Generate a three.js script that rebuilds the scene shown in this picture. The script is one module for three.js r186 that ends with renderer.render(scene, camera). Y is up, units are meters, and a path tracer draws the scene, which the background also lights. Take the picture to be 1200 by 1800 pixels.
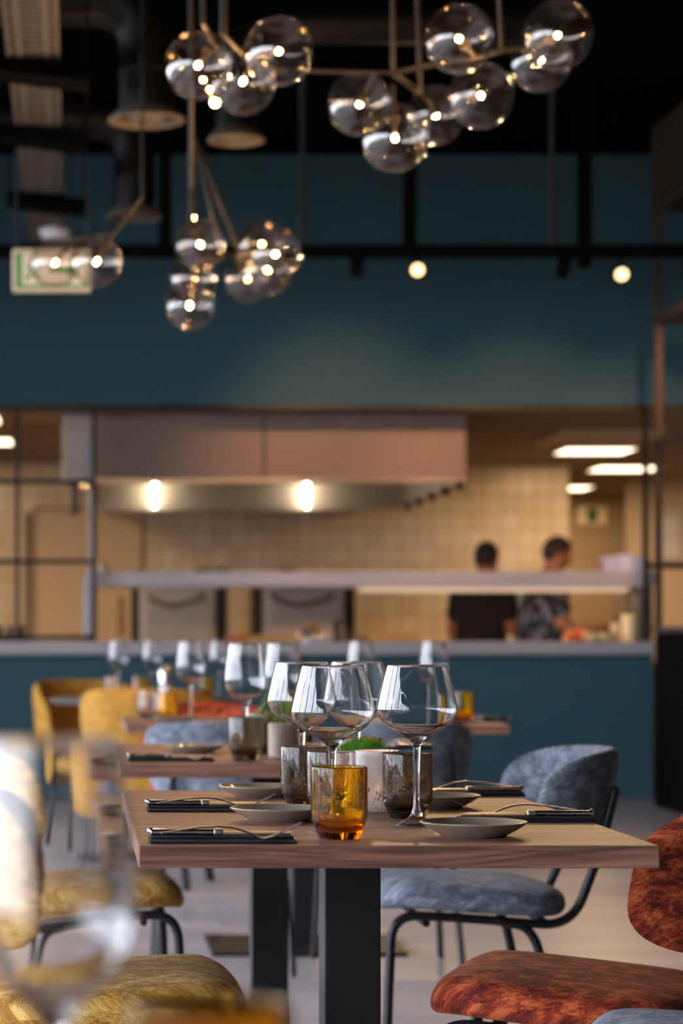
import * as THREE from 'three';
import { RoundedBoxGeometry } from 'three/addons/geometries/RoundedBoxGeometry.js';
import { mergeGeometries, mergeVertices } from 'three/addons/utils/BufferGeometryUtils.js';
import { MarchingCubes } from 'three/addons/objects/MarchingCubes.js';
import { RectAreaLightUniformsLib } from 'three/addons/lights/RectAreaLightUniformsLib.js';

// ------------------------------------------------------------------ camera, sky, exposure
const F = 4145, X0 = 131, Y0 = 1130, EYE = 1.026;        // focal length, vanishing point (photo pixels), eye height (m)
const scene = new THREE.Scene();
const camera = new THREE.PerspectiveCamera(2 * Math.atan(1130 / F) * 180 / Math.PI, 2138 / 2260, 0.05, 80);
camera.position.set(0, EYE, 0);
camera.lookAt(0, EYE, -10);
camera.setViewOffset(2138, 2260, 938, 0, 1200, 1800);    // shifted lens: level camera, horizon low in the frame
camera.focus = 3.58;
camera.userData.fStop = 3.5;
const renderer = new THREE.WebGLRenderer();
renderer.toneMapping = THREE.LinearToneMapping;
renderer.toneMappingExposure = 1.0;
renderer.shadowMap.enabled = true;
RectAreaLightUniformsLib.init();
scene.background = new THREE.Color().setRGB(9.9, 10.5, 12.0);   // bright overcast sky outside the facade

// ------------------------------------------------------------------ helpers
const V = (x, y, z) => new THREE.Vector3(x, y, z);
const wx = (px, d) => (px - X0) * d / F;
const wy = (py, d) => EYE - (py - Y0) * d / F;
const P = (px, py, d) => V(wx(px, d), wy(py, d), -d);
let seed = 12345;
const rnd = () => { seed = (seed * 1664525 + 1013904223) >>> 0; return seed / 4294967296; };
const rr = (a, b) => a + (b - a) * rnd();
const taken = {};
const numbered = (n) => { const k = taken[n] = (taken[n] ?? -1) + 1; return k ? `${n}_${String(k).padStart(3, '0')}` : n; };
function tag(o, label, category, group) { o.userData.label = label; o.userData.category = category; if (group) o.userData.group = group; return o; }
function shade(o) { o.castShadow = true; o.receiveShadow = true; return o; }
function thing(name, label, category, pos = [0, 0, 0], turn = 0, group) {
  const o = new THREE.Group(); o.name = numbered(name); o.position.set(...pos); o.rotation.y = turn; scene.add(o);
  return tag(o, label, category, group);
}
function part(name, geo, mat, parent, label) {
  const m = shade(new THREE.Mesh(Array.isArray(geo) ? merge(geo) : geo, mat)); m.name = name;
  if (label) m.userData.label = label;
  parent.add(m); return m;
}
function single(name, geo, mat, label, category, group) {
  const m = shade(new THREE.Mesh(Array.isArray(geo) ? merge(geo) : geo, mat)); m.name = numbered(name); scene.add(m);
  return tag(m, label, category, group);
}
function struct(name, geo, mat) {
  const m = shade(new THREE.Mesh(Array.isArray(geo) ? merge(geo) : geo, mat)); m.name = name; m.userData.kind = 'structure'; scene.add(m); return m;
}
const STRUCT_LABEL = (m, label) => { m.userData.label = label; m.userData.category = 'structure'; return m; };
function copyOf(src, label, pos, turn = 0, group) {
  const c = src.clone(); c.name = numbered(src.name.replace(/_\d{3}$/, '')); scene.add(c);
  c.userData = { ...src.userData }; tag(c, label, src.userData.category, group ?? src.userData.group);
  c.position.set(...pos); c.rotation.set(0, turn, 0); return c;
}
function merge(list) { return mergeGeometries(list.map((g) => { const h = g.index ? g.toNonIndexed() : g; for (const k of Object.keys(h.attributes)) if (!['position', 'normal', 'uv'].includes(k)) h.deleteAttribute(k); return h; })); }
function metreUV(g) {                                     // uv in metres, by the way each face points
  const p = g.attributes.position, n = g.attributes.normal, uv = new Float32Array(p.count * 2);
  for (let i = 0; i < p.count; i++) {
    const ax = Math.abs(n.getX(i)), ay = Math.abs(n.getY(i)), az = Math.abs(n.getZ(i));
    if (ay >= ax && ay >= az) { uv[2 * i] = p.getX(i); uv[2 * i + 1] = p.getZ(i); }
    else if (az >= ax) { uv[2 * i] = p.getX(i); uv[2 * i + 1] = p.getY(i); }
    else { uv[2 * i] = p.getZ(i); uv[2 * i + 1] = p.getY(i); }
  }
  g.setAttribute('uv', new THREE.BufferAttribute(uv, 2)); return g;
}
const box = (x0, x1, y0, y1, z0, z1) => metreUV(new THREE.BoxGeometry(x1 - x0, y1 - y0, z1 - z0).translate((x0 + x1) / 2, (y0 + y1) / 2, (z0 + z1) / 2));
const rbox = (x0, x1, y0, y1, z0, z1, r = 0.005, s = 2) => metreUV(new RoundedBoxGeometry(x1 - x0, y1 - y0, z1 - z0, s, r).translate((x0 + x1) / 2, (y0 + y1) / 2, (z0 + z1) / 2));
const lathe = (pts, n = 48) => new THREE.LatheGeometry(pts.map(([r, y]) => new THREE.Vector2(r, y)), n);
function cylBetween(a, b, r, r2 = r, n = 12) {
  const d = b.clone().sub(a), L = d.length();
  const g = new THREE.CylinderGeometry(r2, r, L, n);
  g.applyQuaternion(new THREE.Quaternion().setFromUnitVectors(V(0, 1, 0), d.clone().normalize()));
  return g.translate((a.x + b.x) / 2, (a.y + b.y) / 2, (a.z + b.z) / 2);
}
function roundedPath(pts, r) {                            // polyline with rounded corners
  const path = new THREE.CurvePath(); let prev = pts[0];
  for (let i = 1; i < pts.length - 1; i++) {
    const a = pts[i].clone().add(prev.clone().sub(pts[i]).setLength(Math.min(r, prev.distanceTo(pts[i]) * 0.49)));
    const b = pts[i].clone().add(pts[i + 1].clone().sub(pts[i]).setLength(Math.min(r, pts[i + 1].distanceTo(pts[i]) * 0.49)));
    path.add(new THREE.LineCurve3(prev, a)); path.add(new THREE.QuadraticBezierCurve3(a, pts[i], b)); prev = b;
  }
  path.add(new THREE.LineCurve3(prev, pts[pts.length - 1])); return path;
}
const tube = (pts, r, corner = 0.05, seg = 48, n = 10) => {
  const t = new THREE.TubeGeometry(roundedPath(pts, corner), seg, r, n);
  const end = (p, q) => new THREE.SphereGeometry(r, n, 6).translate(p.x, p.y, p.z);
  return merge([t, end(pts[0]), end(pts[pts.length - 1])]);
};

// ------------------------------------------------------------------ procedural textures
function lattice(n, s) { let q = s; const a = new Float32Array(n * n); for (let i = 0; i < n * n; i++) { q = (q * 1664525 + 1013904223) >>> 0; a[i] = q / 4294967296; } return a; }
function noise(cx, cy, s) {                               // tileable value noise on the unit square, cx by cy cells
  const a = lattice(Math.max(cx, cy), s), w = Math.max(cx, cy), sm = (t) => t * t * (3 - 2 * t);
  return (u, v) => {
    const x = u * cx, y = v * cy, i = Math.floor(x), j = Math.floor(y), fx = sm(x - i), fy = sm(y - j);
    const at = (p, q) => a[(((q % cy) + cy) % cy) * w + (((p % cx) + cx) % cx)];
    return (at(i, j) * (1 - fx) + at(i + 1, j) * fx) * (1 - fy) + (at(i, j + 1) * (1 - fx) + at(i + 1, j + 1) * fx) * fy;
  };
}
function tex(W, Hh, fn, srgb = true) {
  const d = new Uint8Array(W * Hh * 4);
  for (let j = 0; j < Hh; j++) for (let i = 0; i < W; i++) {
    const c = fn(i / W, j / Hh), k = (j * W + i) * 4;
    d[k] = Math.max(0, Math.min(255, c[0])); d[k + 1] = Math.max(0, Math.min(255, c[1])); d[k + 2] = Math.max(0, Math.min(255, c[2])); d[k + 3] = 255;
  }
  const t = new THREE.DataTexture(d, W, Hh, THREE.RGBAFormat);
  t.wrapS = t.wrapT = THREE.RepeatWrapping; t.magFilter = THREE.LinearFilter; t.minFilter = THREE.LinearMipmapLinearFilter; t.generateMipmaps = true;
  if (srgb) t.colorSpace = THREE.SRGBColorSpace;
  t.needsUpdate = true; return t;
}
const mixc = (a, b, t) => [a[0] + (b[0] - a[0]) * t, a[1] + (b[1] - a[1]) * t, a[2] + (b[2] - a[2]) * t];
function woodTex(light, dark, s, across = 1) {            // grain runs along u; one unit = one metre
  const n1 = noise(3, 60, s), n2 = noise(7, 260, s + 1), n3 = noise(3, 9, s + 2), n4 = noise(16, 480, s + 3);
  return tex(1024, 1024, (u, v) => {
    const w = n3(u, v) * 0.06;
    const g = 0.34 * n1(u, v + w) + 0.34 * n2(u, v + w) + 0.32 * n4(u, v);
    return mixc(light, dark, Math.min(1, Math.max(0, (g - 0.28) * 2.1)));
  });
}
function velvetTex(light, mid, dark, s) {                 // crushed pile: streaky light and dark strokes
  const n1 = noise(9, 14, s), n2 = noise(34, 60, s + 1), n3 = noise(120, 200, s + 2), n4 = noise(4, 5, s + 3);
  return tex(512, 512, (u, v) => {
    const g = 0.34 * n1(u, v) + 0.3 * n2(u, v) + 0.2 * n3(u, v) + 0.16 * n4(u, v), t = Math.min(1, Math.max(0, (g - 0.3) * 2.6));
    return t < 0.5 ? mixc(dark, mid, t * 2) : mixc(mid, light, t * 2 - 1);
  });
}
const std = (o) => new THREE.MeshStandardMaterial(o);
const phys = (o) => new THREE.MeshPhysicalMaterial(o);
const rgb = (r, g, b) => new THREE.Color().setRGB(r, g, b);
const rep = (t, x, y = x) => { const c = t.clone(); c.repeat.set(x, y); c.needsUpdate = true; return c; };

const speckBump = (() => { const a = noise(90, 90, 71), b = noise(200, 200, 72); return tex(512, 512, (u, v) => { const t = 110 + 145 * Math.min(1, Math.max(0, (a(u, v) * (0.8 + 0.25 * b(u, v)) - 0.78) * 9)); return [t, t, t]; }, false); })();
const speckMap = (() => { const a = noise(90, 90, 71), b = noise(24, 36, 73), c = noise(200, 200, 72); return tex(512, 512, (u, v) => { const k = a(u, v) * (0.8 + 0.25 * c(u, v)) > 0.82 ? 255 : 168 + 46 * b(u, v); return [k, k, k]; }); })();
const fineBump = (() => { const a = noise(128, 128, 31), b = noise(256, 256, 32); return tex(512, 512, (u, v) => { const t = 255 * (0.5 * a(u, v) + 0.5 * b(u, v)); return [t, t, t]; }, false); })();
const brushed = (() => { const a = noise(6, 256, 41), b = noise(2, 512, 42); return tex(512, 512, (u, v) => { const t = 150 + 60 * (0.5 * a(u, v) + 0.5 * b(u, v)); return [t, t, t]; }, false); })();

const M = {};
M.bubble = std({ color: 0xe8dcc0, roughness: 0.15, metalness: 0.4 });
M.wood = std({ map: woodTex([170, 122, 102], [98, 64, 54], 7), roughness: 0.5, bumpMap: fineBump, bumpScale: 0.0003 });
M.woodEdge = M.wood;
const velvet = (l, m, d, s, sheen) => phys({ map: rep(velvetTex(l, m, d, s), 4.6), roughness: 0.85, sheen: 0.6, sheenRoughness: 0.4, sheenColor: sheen, bumpMap: rep(fineBump, 5), bumpScale: 0.0012 });
M.velvetBlue = velvet([152, 159, 172], [113, 121, 135], [80, 87, 101], 11, rgb(0.62, 0.66, 0.74));
M.velvetYellow = velvet([238, 200, 122], [206, 154, 66], [160, 108, 32], 12, rgb(0.95, 0.78, 0.5));
M.velvetRust = velvet([214, 110, 62], [160, 56, 22], [92, 22, 8], 13, rgb(0.9, 0.45, 0.25));
M.tubFabric = std({ map: rep(velvetTex([188, 144, 62], [174, 128, 48], [156, 110, 38], 14), 3), roughness: 0.95 });
M.black = std({ color: 0x14161a, roughness: 0.42, metalness: 0.2 });
M.legBlack = std({ color: 0x0c0e12, roughness: 0.5, bumpMap: fineBump, bumpScale: 0.0004 });
M.frameBlack = std({ color: 0x1a1512, roughness: 0.5 });
M.ceilingBlack = phys({ color: 0x020203, roughness: 0.95, specularIntensity: 0.1 });
M.rail = phys({ color: 0x040405, roughness: 0.8, specularIntensity: 0.2 });
M.teal = std({ color: 0x335863, roughness: 0.8 });
M.steel = phys({ color: 0xb9b4ae, metalness: 0.9, roughness: 0.38, roughnessMap: brushed });
M.steelSatin = std({ color: 0xb8b6b6, metalness: 0.7, roughness: 0.5 });
M.counter = std({ color: 0xbab8bc, roughness: 0.4, metalness: 0.15 });
M.plaster = std({ color: 0xd8c6ac, roughness: 0.9 });
M.passSteel = std({ color: 0xc6c4ca, metalness: 0.25, roughness: 0.4 });
M.door = std({ color: 0xd6c0a0, roughness: 0.7 });
M.kitchenCeil = [0x8f7a62, 0x8a765f, 0x84705a].map((c) => std({ color: c, roughness: 0.95 }));
M.kitchenGrid = std({ color: 0x6d5f50, roughness: 0.9 });
M.tile = [0xe6d6bb, 0xe0ceb0, 0xeadbc2].map((c) => std({ color: c, roughness: 0.25 }));
M.grout = std({ color: 0x84745f, roughness: 0.95 });
M.cutlery = std({ color: 0xdadadd, metalness: 1, roughness: 0.34 });
M.polished = std({ color: 0xc4c6cc, metalness: 1, roughness: 0.14 });
M.knifeDark = std({ color: 0x18181c, metalness: 0.3, roughness: 0.25 });
M.felt = std({ color: 0x14161d, roughness: 0.95, bumpMap: rep(fineBump, 6), bumpScale: 0.0006 });
M.plate = phys({ color: 0x958c7f, roughness: 0.3, clearcoat: 1, clearcoatRoughness: 0.06 });
M.plateRim = std({ color: 0xa29176, roughness: 0.25, metalness: 0.2 });
M.glassThin = phys({ color: 0xffffff, transmission: 1, thickness: 0, roughness: 0, ior: 1.5 });
M.glassSolid = phys({ color: 0xffffff, transmission: 1, thickness: 0.01, roughness: 0, ior: 1.5 });
M.globe = phys({ color: 0xf8f5f2, transmission: 1, thickness: 0, roughness: 0, ior: 1.72 });
M.amber = phys({ color: rgb(1, 0.74, 0.13), transmission: 1, thickness: 0.01, roughness: 0.0, ior: 1.46, attenuationColor: rgb(0.96, 0.62, 0.2), attenuationDistance: 0.024, bumpMap: rep(speckBump, 2), bumpScale: 0.00016 });
M.smoke = phys({ color: rgb(1, 0.88, 0.68), map: rep(speckMap, 3), transmission: 1, thickness: 0.01, roughness: 0.0, ior: 1.46, attenuationColor: rgb(0.6, 0.52, 0.4), attenuationDistance: 0.03, bumpMap: rep(speckBump, 3), bumpScale: 0.0002 });
M.clearTint = phys({ color: rgb(0.9, 0.88, 0.86), transmission: 1, thickness: 0.01, roughness: 0.0, ior: 1.46, bumpMap: rep(speckBump, 2), bumpScale: 0.00014 });
M.bulb = std({ color: 0xfff2dd, emissive: rgb(1, 0.5, 0.16), emissiveIntensity: 160, roughness: 0.4 });
M.spotFace = std({ color: 0xfff2dd, emissive: rgb(1, 0.62, 0.26), emissiveIntensity: 4 });
M.panelGlow = std({ color: 0xffffff, emissive: rgb(1, 0.82, 0.56), emissiveIntensity: 5 });
M.hoodTube = std({ color: 0xffffff, emissive: rgb(1, 0.88, 0.68), emissiveIntensity: 34 });
M.heatLamp = std({ color: 0xffffff, emissive: rgb(1, 0.55, 0.2), emissiveIntensity: 0.4 });
M.brassSocket = std({ color: 0x1c1510, metalness: 0.5, roughness: 0.5 });
M.rod = std({ color: 0x1f1c1b, metalness: 0.3, roughness: 0.5 });
M.galv = std({ color: 0x6a6560, metalness: 0.5, roughness: 0.6 });
M.duct = phys({ color: 0x08090b, roughness: 0.45, specularIntensity: 0.4 });
M.skin = std({ color: 0xa9714f, roughness: 0.6 });
M.skinDark = std({ color: 0x8a5538, roughness: 0.6 });
M.hair = std({ color: 0x17110d, roughness: 0.8 });
M.hairBrown = std({ color: 0x2c1d13, roughness: 0.8 });
M.shirtBlack = std({ color: 0x0e0c0c, roughness: 0.95 });
M.trouser = std({ color: 0x141416, roughness: 0.95 });
M.leaf = phys({ color: 0x86a53a, roughness: 0.5, transmission: 0.25, thickness: 0 });
M.leafDark = std({ color: 0x2f5a1c, roughness: 0.7 });
M.moss = std({ color: 0x5c9a2c, roughness: 0.8 });
M.soil = std({ color: 0x2a1d14, roughness: 1 });

// ------------------------------------------------------------------ room shell
const ROOM = { l: -4.2, r: 7.4, front: 5, back: -15.6, top: 4.255 };
const floorMat = [[200, 198, 206], [192, 189, 197], [208, 206, 214], [187, 184, 192]].map((c, i) => std({ map: rep(woodTex(c, mixc(c, [128, 120, 126], 0.4), 51 + i * 5), 0.8), roughness: 0.36 }));
const floor = STRUCT_LABEL(struct('floor', [box(ROOM.l - 0.2, 8.4, -0.2, -0.004, -26.2, 5.2)], std({ color: 0x9f948a, roughness: 0.5 })), 'pale grey-brown wood plank floor');
{
  const gs = [0.0, 0.31, 0.67].map((o) => { const g = box(-0.5985, 0.5985, -0.012, 0, -0.0985, 0.0985); const uv = g.attributes.uv; for (let i = 0; i < uv.count; i++) uv.setXY(i, uv.getX(i) + o, uv.getY(i) + o * 1.7); return g; });
  for (let r = 0; r < 49; r++) for (let c = 0; c < 6; c++) {
    const d = 5.9 + r * 0.2 + 0.1, x = -1.4 + c * 1.2 + ((r * 0.47) % 1) * 1.2;
    if (d > 15.6 || x - 0.6 > wx(1180, d) || x + 0.6 < wx(0, d)) continue;
    const m = part('plank', gs[(r + c * 2) % 3], floorMat[Math.floor(rnd() * 4)], floor); m.position.set(x, 0, -d);
  }
}
STRUCT_LABEL(struct('ceiling', [box(ROOM.l - 0.2, ROOM.r + 0.2, ROOM.top, ROOM.top + 0.2, -15.8, 5.2)], M.ceilingBlack), 'black painted ceiling');
STRUCT_LABEL(struct('wall_right', [box(ROOM.r, ROOM.r + 0.2, 0, ROOM.top, -15.8, 5.2)], std({ color: 0x3a3f42, roughness: 0.9 })), 'dark grey side wall');
STRUCT_LABEL(struct('wall_front', [box(ROOM.l, ROOM.r, 0, ROOM.top, ROOM.front, ROOM.front + 0.2)], std({ color: 0x8d8a86, roughness: 0.9 })), 'grey wall facing the kitchen');
// back wall: teal band above the pass, teal apron below the counter
const OPEN_TOP = 2.6;
STRUCT_LABEL(struct('wall_back', [box(ROOM.l, ROOM.r, OPEN_TOP, ROOM.top, -15.8, -15.6), box(ROOM.l, -3.2, 0, OPEN_TOP, -15.8, -15.6)], M.teal), 'teal painted wall band above the open kitchen');
STRUCT_LABEL(struct('wall_counter', [box(-3.2, wx(1149, 15.6), 0, 0.949, -15.8, -15.62)], M.teal), 'teal panel below the kitchen counter');
struct('trim_1', [box(-3.2, ROOM.r, OPEN_TOP - 0.03, OPEN_TOP, -15.81, -15.59)], M.frameBlack).userData.label = 'thin dark trim along the top of the kitchen opening';
// glazed facade on the left
{
  const g = [box(ROOM.l - 0.2, ROOM.l, 0, 0.25, -15.8, 5.2), box(ROOM.l - 0.2, ROOM.l, 3.3, ROOM.top, -15.8, 5.2)];
  const win = [];
  for (let z = 4.4, i = 0; z > -11.5; z -= 1.9, i++) { win.push([z - 1.75, z]); g.push(box(ROOM.l - 0.2, ROOM.l, 0.25, 3.3, z, z + 0.15)); }
  const last = win[win.length - 1][0];
  g.push(box(ROOM.l - 0.2, ROOM.l, 0.25, 3.3, -15.8, last), box(ROOM.l - 0.2, ROOM.l, 0.25, 3.3, 4.55, 5.2));
  STRUCT_LABEL(struct('wall_left', g, std({ color: 0x2a2c30, roughness: 0.9 })), 'dark facade wall with large windows');
  win.forEach(([z0, z1], i) => {
    const w = struct(`window_${i + 1}`, [box(ROOM.l - 0.13, ROOM.l - 0.06, 0.25, 0.31, z0, z1), box(ROOM.l - 0.13, ROOM.l - 0.06, 3.24, 3.3, z0, z1), box(ROOM.l - 0.13, ROOM.l - 0.06, 0.31, 3.24, z0, z0 + 0.06), box(ROOM.l - 0.13, ROOM.l - 0.06, 0.31, 3.24, z1 - 0.06, z1), box(ROOM.l - 0.12, ROOM.l - 0.07, 0.31, 3.24, (z0 + z1) / 2 - 0.02, (z0 + z1) / 2 + 0.02)], M.frameBlack);
    STRUCT_LABEL(w, 'dark framed facade window');
    if (i % 2 === 0) part('brace', cylBetween(V(ROOM.l - 0.04, 0.35, i % 4 ? z0 + 0.08 : z1 - 0.08), V(ROOM.l - 0.04, 3.2, i % 4 ? z1 - 0.08 : z0 + 0.08), 0.025), M.frameBlack, w);
    part('pane', box(ROOM.l - 0.1, ROOM.l - 0.099, 0.31, 3.24, z0 + 0.06, (z0 + z1) / 2 - 0.02), M.glassThin, w);
    part('pane', box(ROOM.l - 0.1, ROOM.l - 0.099, 0.31, 3.24, (z0 + z1) / 2 + 0.02, z1 - 0.06), M.glassThin, w);
  });
  STRUCT_LABEL(struct('ground', [box(-24, ROOM.l - 0.2, -0.4, -0.1, -22, 12)], std({ color: 0x6e6c69, roughness: 0.95 })), 'grey paving outside the facade');
}

// ------------------------------------------------------------------ kitchen shell
const KC = 2.62, TILE_D = 20.8;
{
  STRUCT_LABEL(struct('wall_kitchen_left', [box(-3.2, -3.0, 0, KC + 0.1, -25.6, -15.8)], M.plaster), 'plain cream kitchen side wall');
  STRUCT_LABEL(struct('wall_kitchen_right', [box(8.2, 8.4, 0, KC + 0.1, -25.6, -15.8), box(ROOM.r, 8.4, 0, KC + 0.1, -15.8, -15.6)], M.plaster), 'plain cream kitchen far side wall');
  const backWall = STRUCT_LABEL(struct('wall_kitchen_back', [box(-3.2, 8.4, 0, KC + 0.1, -25.6, -25.4)], std({ color: 0xa4917a, roughness: 0.9 })), 'beige wall at the end of the kitchen corridor');
  part('door', box(5.78, 6.02, 0, 2.28, -25.4, -25.36), std({ color: 0x9b8f80, roughness: 0.6 }), backWall, 'grey corridor door');
  STRUCT_LABEL(struct('wall_kitchen_side', [box(5.42, 8.2, 0, KC, -23.2, -23.0)], M.plaster), 'cream wall beside the kitchen corridor');
  const cw = STRUCT_LABEL(struct('wall_tiled', [box(-3.0, wx(1000, TILE_D), 0, KC, -TILE_D - 0.2, -TILE_D)], M.grout), 'kitchen wall of square cream tiles');
  const tg = rbox(-0.073, 0.073, -0.073, 0.073, -0.008, 0.006, 0.003, 1);
  const xr = wx(1000, TILE_D);
  for (let r = 0; r < 11; r++) for (let c = 0; c < 34; c++) {
    const x = xr - 0.075 - c * 0.15, y = KC - 0.075 - r * 0.15, px = X0 + x * F / TILE_D, py = Y0 - (y - EYE) * F / TILE_D;
    if (px < -12 || (px > 55 && px < 242 && py > 890) || (px > 185 && px < 660 && py < 882)) continue;
    const m = part('tile', tg, M.tile[Math.floor(rnd() * 3)], cw); m.position.set(x, y, -TILE_D);
  }
  const door = thing('store_door', 'plain cream flush door panel set against the tiled wall', 'door', [0, 0, -TILE_D + 0.02]);
  part('leaf', rbox(wx(64, TILE_D), wx(249, TILE_D), 0.0, wy(897, TILE_D), -0.02, 0.04, 0.006), M.door, door);
  part('frame', [box(wx(58, TILE_D), wx(63, TILE_D), 0, wy(893, TILE_D), -0.02, 0.06), box(wx(58, TILE_D), wx(249, TILE_D), wy(896, TILE_D), wy(891, TILE_D), -0.02, 0.06)], std({ color: 0xb79a72, roughness: 0.7 }), door);
  const hd = part('handle', tube([P(210, 1052, 0).setZ(0).set(wx(210, TILE_D), wy(1052, TILE_D), 0.05), V(wx(210, TILE_D), wy(1052, TILE_D), 0.09), V(wx(210, TILE_D), wy(1112, TILE_D), 0.09), V(wx(210, TILE_D), wy(1112, TILE_D), 0.05)], 0.014, 0.02, 24, 8), std({ color: 0xc8934a, metalness: 0.8, roughness: 0.3 }), door, 'brass pull handle');
  // suspended ceiling
  const kc = STRUCT_LABEL(struct('ceiling_kitchen', [box(-3.2, 8.4, KC + 0.012, KC + 0.15, -25.6, -15.8)], M.kitchenGrid), 'suspended kitchen ceiling of square panels');
  const pg = box(-0.292, 0.292, 0, 0.014, -0.292, 0.292);
  for (let r = 0; r < 16; r++) for (let c = 0; c < 17; c++) {
    const x = -2.8 + c * 0.6, z = -16.1 - r * 0.6, px = X0 - x * F / z;
    if (px < -150 || px > 1300 || (px > 260 && px < 700)) continue;
    const m = part('ceiling_panel', pg, M.kitchenCeil[(r * 3 + c * 5) % 3], kc); m.position.set(x, KC, z);
  }
}
const ledSpots = [[3.6 + 0.7, 19.5, 'square warm ceiling light panel nearest the kitchen opening on the corridor side', 0], [wx(1098, 21.5), 21.5, 'square warm ceiling light panel between the tiled wall end and the corridor', 0], [wx(985, 24.2), 24.2, 'square warm ceiling light panel partly hidden by the tiled wall end', 0], [-0.78, 18.6, 'square warm ceiling light panel behind the grid window, deeper of the two', 0], [-0.82, 16.75, 'square warm ceiling light panel right behind the grid window', 0]];
for (const [x, d, label] of ledSpots) {
  const t = thing('ceiling_light', label, 'ceiling light', [x, KC, -d], 0, 'kitchen ceiling light panels');
  part('frame', [box(-0.3, 0.3, -0.012, 0.0, -0.3, -0.285), box(-0.3, 0.3, -0.012, 0.0, 0.285, 0.3), box(-0.3, -0.285, -0.012, 0.0, -0.285, 0.285), box(0.285, 0.3, -0.012, 0.0, -0.285, 0.285)], M.steelSatin, t);
  part('diffuser_panel_light', box(-0.285, 0.285, -0.01, 0.0, -0.285, 0.285), M.panelGlow, t);
  const l = new THREE.RectAreaLight(rgb(1, 0.62, 0.3), 34, 0.56, 0.56); l.position.set(0, -0.02, 0); l.rotation.x = -Math.PI / 2; t.add(l);
}
{
  const t = thing('ceiling_vent', 'pale rectangular ceiling air grille above the pass', 'vent', [4.0, KC, -18.0]);
  part('frame', rbox(-0.39, 0.39, -0.05, 0, -0.55, 0.5, 0.01), std({ color: 0xd8c4a8, roughness: 0.8 }), t);
  for (let i = 0; i < 5; i++) part('slat', box(-0.34, 0.34, -0.06, -0.05, -0.42 + i * 0.18, -0.34 + i * 0.18), std({ color: 0xcdb89b, roughness: 0.8 }), t);
}
{
  const t = thing('exit_sign', 'small pale exit sign with green running figure on the corridor wall', 'sign', [wx(1043, 25.3), wy(905, 25.3), -25.38]);
  part('housing', rbox(-0.16, 0.16, -0.1, 0.1, -0.02, 0.02, 0.006), std({ color: 0xf2e8d2, roughness: 0.5 }), t);
  part('pictogram', box(-0.055, 0.05, -0.075, 0.075, 0.02, 0.024), std({ color: 0x2c6a30, roughness: 0.5 }), t);
}
{
  const t = thing('notice_board', 'white notice board with faint printed grid on the corridor wall', 'board', [wx(1172, 23), wy(942, 23), -22.99]);
  part('board', rbox(-0.13, 0.13, -0.24, 0.24, -0.01, 0.01, 0.004), std({ color: 0xd5d2d0, roughness: 0.6 }), t);
  for (let i = 0; i < 4; i++) part('sheet', box(-0.11 + (i % 2) * 0.115, -0.005 + (i % 2) * 0.115, -0.2 + Math.floor(i / 2) * 0.21, -0.02 + Math.floor(i / 2) * 0.21, 0.01, 0.012), std({ color: 0xe6e8ee, roughness: 0.7 }), t);
}

// extraction hood
{
  const d = 16.0, y0 = wy(846, d), t = thing('extraction_hood', 'large stainless steel kitchen extraction hood with two vertical lamps', 'hood', [0, 0, 0]);
  const xl = wx(170, d), xr = wx(819, d), xs = wx(465, d), top = KC - 0.002, back = -18.9;
  const brown = std({ color: 0x8a776c, metalness: 0.35, roughness: 0.55 });
  part('front_panel', rbox(xl, xs - 0.006, y0, top, -d - 0.03, -d, 0.006), brown, t);
  part('front_panel', rbox(xs + 0.006, xr, y0, top, -d - 0.03, -d, 0.006), brown, t);
  part('seam', box(xs - 0.01, xs + 0.01, y0, top, -d - 0.035, -d - 0.012), M.frameBlack, t);
  part('side_panel', box(xr - 0.03, xr, y0, top, back, -d - 0.03), brown, t);
  part('side_panel', box(xl, xl + 0.03, y0, top, back, -d - 0.03), brown, t);
  part('gutter', [rbox(xl, xr, y0 - 0.012, y0 + 0.02, -d - 0.06, -d + 0.005, 0.006)], M.steel, t);
  part('back_panel', box(xl + 0.03, xr - 0.03, y0 - 0.03, top, back, back + 0.03), std({ color: 0xb5a794, metalness: 0.45, roughness: 0.42 }), t);
  part('plenum', box(xl + 0.03, xr - 0.03, 2.2, top, -TILE_D + 0.1, back), M.steelSatin, t);
  for (let i = 0; i < 5; i++) part('filter_knob', new THREE.SphereGeometry(0.035, 10, 8).translate(xr - 0.03, y0 - 0.02, -d - 0.1 - i * 0.62), M.frameBlack, t);
  for (const px of [272, 540]) {
    const dd = 18.72, x = wx(px, dd);
    const L = part('lamp_tube', rbox(x - 0.016, x + 0.016, y0 - 0.02, y0 + 0.26, -dd - 0.05, -dd, 0.012), M.hoodTube, t);
    const l = new THREE.RectAreaLight(rgb(1, 0.86, 0.62), 14, 0.07, 0.24); l.position.set(x, y0 + 0.14, -dd + 0.01); l.rotation.y = Math.PI; t.add(l);
  }
  const s = thing('duct_box', 'narrow grey steel duct box beside the hood behind glass', 'duct', [0, 0, 0]);
  part('body', rbox(wx(110, 16.1), wx(163, 16.1), wy(845, 16.1), top, -16.9, -16.1, 0.01), M.steelSatin, s);
  for (let i = 0; i < 4; i++) part('knob', new THREE.SphereGeometry(0.03, 10, 8).translate(wx(131, 16.1), wy(850 + i * 14, 16.1) - 0.02, -16.16), M.frameBlack, s);
  part('bracket', box(wx(129, 16.1), wx(133, 16.1), wy(898, 16.1), wy(845, 16.1), -16.2, -16.17), M.frameBlack, s);
}
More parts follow.
